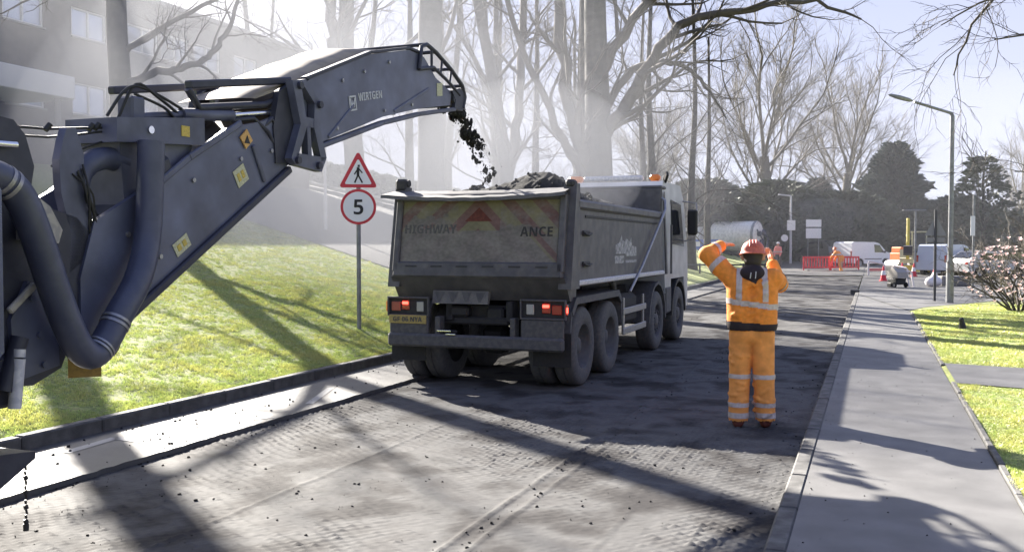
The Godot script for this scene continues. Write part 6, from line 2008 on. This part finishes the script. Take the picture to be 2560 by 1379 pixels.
func make_van(label, at, turn, bodym, group = ""):
	var t = thing("parked_van", label, "van", at, turn, group)
	var b = MB.new()
	b.extr([Vector2(-2.15, 0.35), Vector2(-1.75, 0.3), Vector2(-1.7, 0.5), Vector2(-1.5, 0.66), Vector2(-1.2, 0.66), Vector2(-1.0, 0.5), Vector2(-0.95, 0.28), Vector2(0.95, 0.28), Vector2(1.0, 0.5), Vector2(1.2, 0.66), Vector2(1.5, 0.66), Vector2(1.7, 0.5), Vector2(1.75, 0.3), Vector2(2.2, 0.35), Vector2(2.25, 0.75), Vector2(2.1, 0.98), Vector2(1.45, 1.12), Vector2(0.75, 1.72), Vector2(0.3, 1.82), Vector2(-1.9, 1.84), Vector2(-2.12, 1.75), Vector2(-2.2, 0.9)], -0.9, 0.9, Transform3D.IDENTITY, 0.12, 0.9)
	part("body", b, bodym, t)
	for sd in [-1, 1]:
		b = MB.new()
		b.extr([Vector2(0.2, 1.08), Vector2(1.25, 1.08), Vector2(0.72, 1.6), Vector2(0.2, 1.64)], sd * 0.8, sd * 0.906, Transform3D.IDENTITY, 0.12, 0.9)
		part("side_window", b, mats.glass_dark, t)
		b = MB.new()
		b.box(L(sd * 0.91, 0.62, 0.0), Vector3(0.02, 0.06, 1.8), 0.005)
		part("rubbing_strip", b, mats.car_dark, t)
		b = MB.new(); b.box(L(sd * 0.75, 0.85, 2.18), Vector3(0.3, 0.16, 0.12), 0.03); part("headlamp", b, mats.lens_white, t)
		b = MB.new(); b.box(L(sd * 0.82, 1.0, -2.19), Vector3(0.12, 0.4, 0.04), 0.01); part("tail_lamp", b, mats.lens_red, t)
		b = MB.new(); b.box(L(sd * 0.98, 1.12, 1.15), Vector3(0.16, 0.16, 0.1), 0.03); part("mirror", b, mats.car_dark, t)
	b = MB.new()
	b.extr([Vector2(1.42, 1.15), Vector2(0.8, 1.69), Vector2(0.77, 1.66), Vector2(1.38, 1.12)], -0.74, 0.74)
	part("windscreen", b, mats.glass_dark, t)
	b = MB.new(); b.box(L(0, 0.45, 2.22), Vector3(1.6, 0.2, 0.1), 0.04); part("bumper", b, mats.car_dark, t)
	wheels_on(t, [[-0.82, -1.35], [0.82, -1.35], [-0.82, 1.35], [0.82, 1.35]], 0.32, 0.2)
	return t

func make_car(label, at, turn, bodym, group = "", high = 1.0):
	var t = thing("parked_car", label, "car", at, turn, group)
	var h = high
	var b = MB.new()
	b.extr([Vector2(-2.0, 0.35), Vector2(-1.65, 0.3), Vector2(-1.6, 0.5), Vector2(-1.25, 0.66), Vector2(-0.95, 0.5), Vector2(-0.9, 0.25), Vector2(0.9, 0.25), Vector2(0.95, 0.5), Vector2(1.25, 0.66), Vector2(1.6, 0.5), Vector2(1.65, 0.3), Vector2(2.0, 0.35), Vector2(2.05, 0.7), Vector2(1.9, 0.85 * h), Vector2(1.0, 0.98 * h), Vector2(0.35, 1.4 * h), Vector2(-1.2, 1.44 * h), Vector2(-1.85, 1.05 * h), Vector2(-2.05, 0.8)], -0.86, 0.86, Transform3D.IDENTITY, 0.22, 0.85 * h)
	part("body", b, bodym, t)
	for sd in [-1, 1]:
		b = MB.new()
		b.extr([Vector2(-1.3, 0.98 * h), Vector2(0.75, 0.98 * h), Vector2(0.3, 1.33 * h), Vector2(-1.05, 1.36 * h)], sd * 0.75, sd * 0.868, Transform3D.IDENTITY, 0.22, 0.85 * h)
		part("side_window", b, mats.glass_dark, t)
		b = MB.new(); b.box(L(sd * 0.68, 0.7, 1.98), Vector3(0.34, 0.14, 0.16), 0.04); part("headlamp", b, mats.lens_white, t)
		b = MB.new(); b.box(L(sd * 0.7, 0.8, -2.0), Vector3(0.26, 0.18, 0.1), 0.03); part("tail_lamp", b, mats.lens_red, t)
	b = MB.new()
	b.extr([Vector2(0.98, 1.0 * h), Vector2(0.4, 1.385 * h), Vector2(0.36, 1.37 * h), Vector2(0.94, 0.97 * h)], -0.68, 0.68)
	part("windscreen", b, mats.glass_dark, t)
	b = MB.new()
	b.extr([Vector2(-1.27, 1.41 * h), Vector2(-1.8, 1.1 * h), Vector2(-1.84, 1.07 * h), Vector2(-1.83, 1.12 * h), Vector2(-1.3, 1.43 * h)], -0.62, 0.62)
	part("rear_window", b, mats.glass_dark, t)
	wheels_on(t, [[-0.78, -1.28], [0.78, -1.28], [-0.78, 1.28], [0.78, 1.28]], 0.31, 0.2)
	return t

func make_far():
	# tanker / suction lorry
	var t = thing("tanker_lorry", "white suction tanker lorry seen from its round rear end across the junction", "lorry", Vector3(18.4, 0.27, -70.0), 0.95)
	var b = MB.new()
	b.lathe([Vector2(0, -0.12), Vector2(0.7, -0.08), Vector2(1.08, 0.06), Vector2(1.14, 0.15), Vector2(1.14, 3.3), Vector2(1.05, 3.5), Vector2(0.6, 3.7), Vector2(0, 3.75)], Transform3D(Basis(Vector3.RIGHT, Vector3.FORWARD, Vector3.UP), L(0, 2.2, 0)), 28)
	part("tank", b, mats.tank_white, t)
	b = MB.new()
	b.lathe([Vector2(1.17, 0.05), Vector2(1.17, 0.25)], Transform3D(Basis(Vector3.RIGHT, Vector3.FORWARD, Vector3.UP), L(0, 2.2, 0)), 28)
	part("door_ring", b, mats.galv, t)
	b = MB.new()
	for e in [[0.5, 0.3, 0.22], [-0.45, 0.2, 0.2], [0.0, -0.5, 0.26]]:
		b.tube([L(e[0], 2.2 + e[1], -0.05), L(e[0], 2.2 + e[1], -0.3)], e[2], 14)
	b.bar(L(-0.8, 2.7, -0.15), L(0.6, 1.8, -0.15), 0.08, 0.08, 0.01)
	b.tube([L(0.5, 2.5, -0.25), L(0.9, 2.0, -0.35), L(0.7, 1.2, -0.3), L(0.4, 0.8, -0.2)], 0.08, 8)
	part("rear_fittings", b, mats.machine_grey, t)
	b = MB.new()
	b.tube(smooth_path([L(0, 3.3, 2.4), L(-0.3, 3.6, 3.0), L(-0.3, 3.6, 3.8), L(-0.2, 2.6, 4.4)], 5), 0.12, 10)
	part("suction_boom", b, mats.machine_dark, t)
	b = MB.new()
	b.extr([Vector2(4.2, 0.6), Vector2(6.2, 0.6), Vector2(6.25, 1.6), Vector2(6.1, 2.9), Vector2(4.3, 2.95)], -1.2, 1.2)
	var cb = part("cab", b, mats.van_white, t)
	b = MB.new()
	for sd in [-1, 1]: b.box(L(sd * 1.2, 2.2, 5.4), Vector3(0.03, 0.8, 1.0), 0.01)
	part("side_window", b, mats.glass_dark, cb)
	b = MB.new()
	b.box(L(0, 0.9, 2.8), Vector3(0.9, 0.4, 6.6), 0.03)
	b.box(L(0, 0.7, -0.1), Vector3(2.3, 0.3, 0.2), 0.03)
	part("chassis", b, mats.chassis, t)
	wheels_on(t, [[-1.0, 0.8], [1.0, 0.8], [-1.0, 2.0], [1.0, 2.0], [-1.0, 5.2], [1.0, 5.2]], 0.5, 0.35)
	make_van("white panel van with a dark strip along its side, parked facing the digger", Vector3(25.4, 0.22, -68.0), -1.05, mats.van_white)
	make_van("pale blue-grey van half hidden behind the tall lamp post", Vector3(26.0, 0.03, -56.0), -0.85, mat("van_blue", Color(0.42, 0.47, 0.58), 0.35, {"coat": 0.4}))
	make_car("silver car parked beside the flowering shrub", Vector3(27.8, 0.03, -54.5), -2.2, mats.car_silver)
	make_car("dark four-by-four parked behind the red barrier", Vector3(24.0, 0.36, -73.0), 0.35, mats.car_dark, "", 1.25)
	make_car("grey hatchback parked between the blue-grey van and the shrub", Vector3(26.6, 0.03, -52.5), -1.3, mats.car_silver)
	make_car("dark car parked behind the blue-grey van", Vector3(30.0, 0.05, -57.0), -1.0, mats.car_dark)
	make_car("white car parked behind the pale post", Vector3(30.5, 0.05, -60.0), -2.6, mats.van_white)
	# mini digger
	t = thing("mini_digger", "cream and yellow mini digger with its boom raised beside the van", "digger", Vector3(24.8, 0.05, -58.0), 2.75)
	b = MB.new()
	for sd in [-1, 1]:
		b.extr([Vector2(-0.9, 0.3), Vector2(-0.7, 0.05), Vector2(0.7, 0.05), Vector2(0.9, 0.3), Vector2(0.7, 0.55), Vector2(-0.7, 0.55)], sd * 0.55, sd * 0.95)
	part("track", b, mats.rubber, t)
	b = MB.new()
	b.extr([Vector2(-1.2, 0.65), Vector2(0.6, 0.65), Vector2(0.6, 0.95), Vector2(-0.2, 1.0), Vector2(-0.4, 1.5), Vector2(-1.15, 1.45)], -0.8, 0.8)
	part("body", b, mats.digger_cream, t)
	b = MB.new()
	for e in [[-0.7, -0.3], [0.1, -0.3], [-0.7, 0.8], [0.1, 0.8]]: b.box(L(e[0], 1.75, e[1]), Vector3(0.07, 1.6, 0.07))
	b.box(L(-0.3, 2.58, 0.25), Vector3(0.95, 0.08, 1.25), 0.02)
	var cf = part("cab_frame", b, mats.digger_cream, t)
	b = MB.new()
	b.box(L(0.1, 1.75, 0.25), Vector3(0.02, 1.5, 1.0))
	b.box(L(-0.3, 1.9, 0.82), Vector3(0.72, 1.2, 0.02))
	part("cab_glass", b, mats.glass_dark, cf)
	b = MB.new()
	b.bar(L(0.35, 0.95, 0.7), L(0.35, 2.4, 1.3), 0.2, 0.3, 0.03)
	b.bar(L(0.35, 2.4, 1.3), L(0.35, 3.35, 1.7), 0.18, 0.26, 0.03)
	b.bar(L(0.35, 3.35, 1.75), L(0.35, 1.9, 2.3), 0.16, 0.22, 0.03)
	part("boom", b, mats.digger_yellow, t)
	b = MB.new()
	b.extr([Vector2(2.35, 1.75), Vector2(2.8, 1.7), Vector2(2.7, 1.25), Vector2(2.35, 1.15), Vector2(2.2, 1.45)], 0.1, 0.6)
	part("bucket", b, mats.machine_dark, t)
	b = MB.new()
	b.box(L(0, 0.35, 1.15), Vector3(1.8, 0.4, 0.08), 0.02)
	part("blade", b, mats.digger_yellow, t)
	# orange roller body half hidden behind the digger
	t = thing("road_roller", "small orange road roller parked behind the mini digger", "roller", Vector3(25.6, 0.05, -61.0), -1.2)
	b = MB.new()
	b.box(L(0, 1.0, 0.0), Vector3(1.1, 0.6, 1.8), 0.08)
	b.box(L(0, 1.45, -0.5), Vector3(0.9, 0.4, 0.7), 0.06)
	part("body", b, mats.orange_plant, t)
	for l in [-0.85, 0.85]:
		b = MB.new()
		b.lathe([Vector2(0, -0.6), Vector2(0.42, -0.6), Vector2(0.42, 0.6), Vector2(0, 0.6)], Transform3D(Basis(Vector3.UP, Vector3.RIGHT, Vector3.BACK), L(0, 0.42, l)), 20)
		part("drum", b, mats.steel, t)
	# red work barriers
	var proto = null
	for e in [[20.0, -61.5, 0.1, "red plastic work barrier nearest the tanker"], [21.9, -61.9, -0.06, "red plastic work barrier beside the bending worker"]]:
		if proto == null:
			proto = thing("work_barrier", e[3], "barrier", Vector3(e[0], 0.08, e[1]), e[2], "red work barriers at the end of the milled road")
			b = MB.new()
			b.box(Vector3(0, 0.95, 0), Vector3(1.95, 0.12, 0.06), 0.03)
			b.box(Vector3(0, 0.28, 0), Vector3(1.95, 0.1, 0.06), 0.03)
			for x in [-0.93, 0.93]: b.box(Vector3(x, 0.55, 0), Vector3(0.1, 0.9, 0.06), 0.03)
			part("frame", b, mats.barrier_red, proto)
			for i in 9:
				b = MB.new(); b.box(Vector3(-0.76 + i * 0.19, 0.61, 0), Vector3(0.085, 0.58, 0.04), 0.012); part("slat", b, mats.barrier_red, proto)
			for x in [-0.7, 0.7]:
				b = MB.new(); b.box(Vector3(x, 0.06, 0), Vector3(0.14, 0.12, 0.6), 0.03); part("foot", b, mats.rubber, proto)
		else: copy(proto, Vector3(e[0], 0.08, e[1]), e[2], e[3])
	# pale barrier frames
	proto = null
	for e in [[21.3, -55.2, 0.5, "pale red-and-white barrier frame lying open in the junction"], [20.9, -50.5, -0.6, "low pale barrier frame beside the cut-off saw"]]:
		if proto == null:
			proto = thing("barrier_frame", e[3], "barrier", Vector3(e[0], 0.03, e[1]), e[2], "pale barrier frames in the junction")
			b = MB.new()
			b.tube([Vector3(-0.5, 0, 0), Vector3(-0.5, 0.75, 0), Vector3(-0.4, 0.85, 0), Vector3(0.4, 0.7, 0.3), Vector3(0.5, 0.6, 0.3), Vector3(0.5, 0.0, 0.3)], 0.06, 8)
			part("frame", b, mats.barrier_white, proto)
			b = MB.new()
			b.box(Vector3(0, 0.35, 0.15), Vector3(0.95, 0.16, 0.05), 0.02, Basis(Vector3.UP, -0.29))
			part("board", b, mats.pink_cloth, proto)
			b = MB.new(); b.box(Vector3(0.5, 0.04, 0.3), Vector3(0.25, 0.08, 0.35), 0.02); part("foot", b, mats.rubber, proto)
		else: copy(proto, Vector3(e[0], 0.03, e[1]), e[2], e[3], 0.8)
	# small plant near the kerb: mixer-like machine and a white bag
	t = thing("road_saw", "small black engine machine with a pale hood standing by the junction kerb", "machine", Vector3(16.4, 0.03, -40.0), 0.3)
	t.scale = Vector3.ONE * 0.72
	b = MB.new(); b.box(L(0, 0.35, 0), Vector3(0.7, 0.35, 0.8), 0.05); b.box(L(-0.25, 0.15, 0.2), Vector3(0.3, 0.25, 0.4), 0.04); part("engine", b, mats.black, t)
	b = MB.new(); b.extr([Vector2(-0.5, 0.55), Vector2(0.5, 0.55), Vector2(0.35, 1.0), Vector2(-0.1, 1.15), Vector2(-0.45, 0.9)], -0.35, 0.4); part("hood", b, mats.beige, t)
	b = MB.new()
	b.tube([L(0.35, 1.0, 0), L(0.8, 0.95, -0.1), L(1.0, 0.85, -0.1)], 0.04, 8)
	for x in [0.6, 0.95]: b.tube([L(x, 0.9, -0.1), L(x + 0.1, 0.0, -0.2)], 0.05, 8)
	part("handle", b, mats.barrier_white, t)
	wheels_on(t, [[-0.4, -0.3], [0.4, -0.3]], 0.15, 0.1)
	t = thing("rubble_sack", "white rubble sack slumped on the ground beside the engine machine", "sack", Vector3(18.2, 0.03, -40.5), 0.0)
	part("sack", net_to(MB.new(), field_mesh([[Vector3(-0.15, 0.2, 0), Vector3(0.15, 0.22, 0), 0.22, 0.2], [Vector3(0, 0.35, 0), Vector3(0.05, 0.55, 0), 0.18, 0.1]], 0.04, 0.05)), mats.barrier_white, t)
	t = thing("concrete_block", "long pale concrete block lying across the junction kerb", "block", Vector3(19.6, 0.03, -41.5), 0.1)
	b = MB.new(); b.box(Vector3(0, 0.22, 0), Vector3(1.5, 0.44, 0.5), 0.04); part("block", b, mats.concrete, t)
	# cones round the open junction
	var cone = MB.new()
	cone.lathe([Vector2(0.0, 0.75), Vector2(0.03, 0.74), Vector2(0.16, 0.05), Vector2(0.2, 0.04), Vector2(0.2, 0.0)], Transform3D.IDENTITY, 14)
	var ring = MB.new()
	ring.lathe([Vector2(0.075, 0.52), Vector2(0.115, 0.3)], Transform3D.IDENTITY, 14)
	proto = null
	for e in [[18.6, -47.0, "traffic cone standing alone on the far side of the junction kerb"], [22.9, -53.5, "traffic cone beside the open barrier frame"], [23.4, -56.3, "traffic cone in front of the mini digger"], [19.8, -44.0, "traffic cone behind the concrete block"]]:
		if proto == null:
			proto = thing("traffic_cone", e[2], "cone", Vector3(e[0], 0.034, e[1]), 0.0, "cones in the junction")
			part("body", cone, mats.barrier_red, proto)
			part("sleeve", ring, mats.sign_white, proto)
		else: copy(proto, Vector3(e[0], 0.034, e[1]), 1.0, e[2])
	# workers
	far_worker("distant worker in orange bending forward beside the red barrier", Vector3(21.4, 0.06, -61.0), 0.6, {"lean": 0.85, "step": 0.12, "knee": 0.1}, mats.orange_cloth, mats.orange_trouser, mats.orange_plant)
	far_worker("distant worker in a pink-red vest and dark trousers walking near the tanker", Vector3(18.7, 0.2, -66.0), 2.6, {"lean": 0.05, "step": 0.14}, mats.pink_cloth, mats.car_dark, mats.sign_white)
	# flowering shrub and daffodil leaves on the right
	rng.seed = 91
	t = thing("flowering_shrub", "leafless magnolia-like shrub covered in white and pink blossom", "shrub", Vector3(12.9, 0.15, -23.8))
	var tw = MB.new()
	var tips = []
	var o = {"wob": 0.25, "up": 0.12, "spread": 0.7, "shr": [0.5, 0.8], "kids": [4, 4, 3], "top": 3, "rmin": 0.007}
	var gg = RandomNumberGenerator.new()
	gg.seed = 17
	for i in 16:
		var a = TAU * i / 16.0
		grow(tw, Vector3(cos(a) * 0.2, 0, sin(a) * 0.2), Vector3(cos(a), 1.3, sin(a)).normalized(), 1.2, 0.035, 0, 3, o, gg)
	part("branches", tw, mats.bark_thin, t)
	var fl = MB.new()
	fl.colored = true
	for i in 420:
		var a = gg.randf() * TAU
		var k = gg.randf()
		var r = 1.35 * pow(sin(PI * clampf(0.2 + 0.75 * k, 0, 1)), 0.6) * pow(gg.randf(), 0.4)
		var p = Vector3(cos(a) * r, 0.25 + 1.6 * k, sin(a) * r)
		if nz.get_noise_3d(p.x * 60.0, p.y * 60.0, p.z * 60.0) < -0.05: continue
		fl.cur = Color(1.2, 1.25, 1.22).lerp(Color(1.1, 0.85, 0.88), pow(gg.randf(), 1.6))
		for j in 4:
			var d = Vector3(cos(j * 1.6), 1.1, sin(j * 1.6)).normalized()
			var sdv = d.cross(Vector3.UP).normalized() * 0.025
			fl.tri(p - sdv * 0.5, p + d * 0.055 + sdv, p + d * 0.08, sdv.cross(d).normalized(), sdv.cross(d).normalized(), sdv.cross(d).normalized())
			fl.tri(p, p + d * 0.055 - sdv, p + d * 0.08, sdv.cross(d).normalized(), sdv.cross(d).normalized(), sdv.cross(d).normalized())
	part("blossom", fl, mats.blossom, t)
	t = thing("leafless_shrub", "brown twiggy leafless shrub behind the blossom on the right", "shrub", Vector3(14.6, 0.15, -26.5))
	tw = MB.new()
	for i in 22:
		var a = TAU * i / 22.0
		grow(tw, Vector3(cos(a) * 0.4, 0, sin(a) * 0.4), Vector3(cos(a) * 0.8, 1.3, sin(a) * 0.8).normalized(), 1.7, 0.03, 0, 3, o, gg)
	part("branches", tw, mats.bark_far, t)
	# strap-leaved clumps
	var lf = MB.new()
	lf.colored = true
	for i in 46:
		var a = gg.randf() * TAU
		var p = Vector3(cos(a), 0, sin(a)) * gg.randf() * 0.09
		var h = gg.randf_range(0.16, 0.34)
		var d = Vector3(cos(a) * 0.35 + gg.randfn(0, 0.15), 1, sin(a) * 0.35 + gg.randfn(0, 0.15)).normalized()
		var w = Vector3(-sin(a), 0, cos(a)) * 0.007
		lf.cur = Color(0.5, 1.0, 1.1).lerp(Color(0.9, 1.2, 0.9), gg.randf())
		var m1 = p + d * h * 0.55
		var tip = p + d * h + Vector3(cos(a), -0.3, sin(a)) * 0.05
		var nn = w.cross(d).normalized()
		lf.tri(p - w, p + w, m1 + w, nn, nn, nn); lf.tri(p - w, m1 + w, m1 - w, nn, nn, nn); lf.tri(m1 - w, m1 + w, tip, nn, nn, nn)
	var lm = lf.mesh()
	for e in [[1.42, 7.55], [1.6, 8.1], [1.5, 6.9], [1.75, 7.3]]:
		var oo = solo("daffodil_clump", lm, mats.leaf, "clump of blue-green strap leaves in the grass by the pavement", "plant", "strap-leaved clumps on the right verge", R(e[0], e[1], 0.145))
		oo.rotation.y = e[1] * 3.0

# ---------- dust and thin haze hanging in the air ----------
func dust(called, at, size, dens, turn = 0.0):
	var f = FogVolume.new()
	f.name = numbered(called)
	f.shape = RenderingServer.FOG_VOLUME_SHAPE_ELLIPSOID
	f.size = size
	var m = FogMaterial.new()
	m.density = dens
	m.albedo = Color(0.8, 0.81, 0.83)
	f.material = m
	add_child(f)
	f.position = at
	f.rotation.y = turn
	f.set_meta("kind", "stuff")
	f.set_meta("label", "pale dust drifting from the milling work, and thin far haze")
	f.set_meta("category", "dust")

func make_dust():
	dust("dust_cloud", Vector3(-14, 4.2, -27), Vector3(28, 12, 14), 0.018)
	dust("dust_cloud", Vector3(-22, 6.0, -35), Vector3(38, 16, 16), 0.015)
	dust("dust_cloud", Vector3(-3.0, 3.4, -20.5), Vector3(16, 11, 7), 0.045)
	dust("dust_cloud", Vector3(-2.0, 3.4, -20.5), Vector3(10, 6.5, 5), 0.035)
	dust("dust_cloud", Vector3(-6.0, 5.0, -27), Vector3(14, 12, 8), 0.035)
	dust("dust_cloud", Vector3(0.2, 3.0, -14.2), Vector3(3.6, 2.6, 3.6), 0.1)
	dust("dust_cloud", Vector3(23.5, 3.4, -73.5), Vector3(13, 4.2, 6), 0.06)
	dust("far_haze", Vector3(24, 2.0, -72), Vector3(110, 26, 44), 0.0045)  # thin distance haze that greys the far side, not milling dust

func _ready():
	make_materials()
	make_light()
	make_ground()
	make_building()
	make_trees()
	make_truck()
	make_planer()
	make_worker()
	make_signs()
	make_far()
	make_dust()
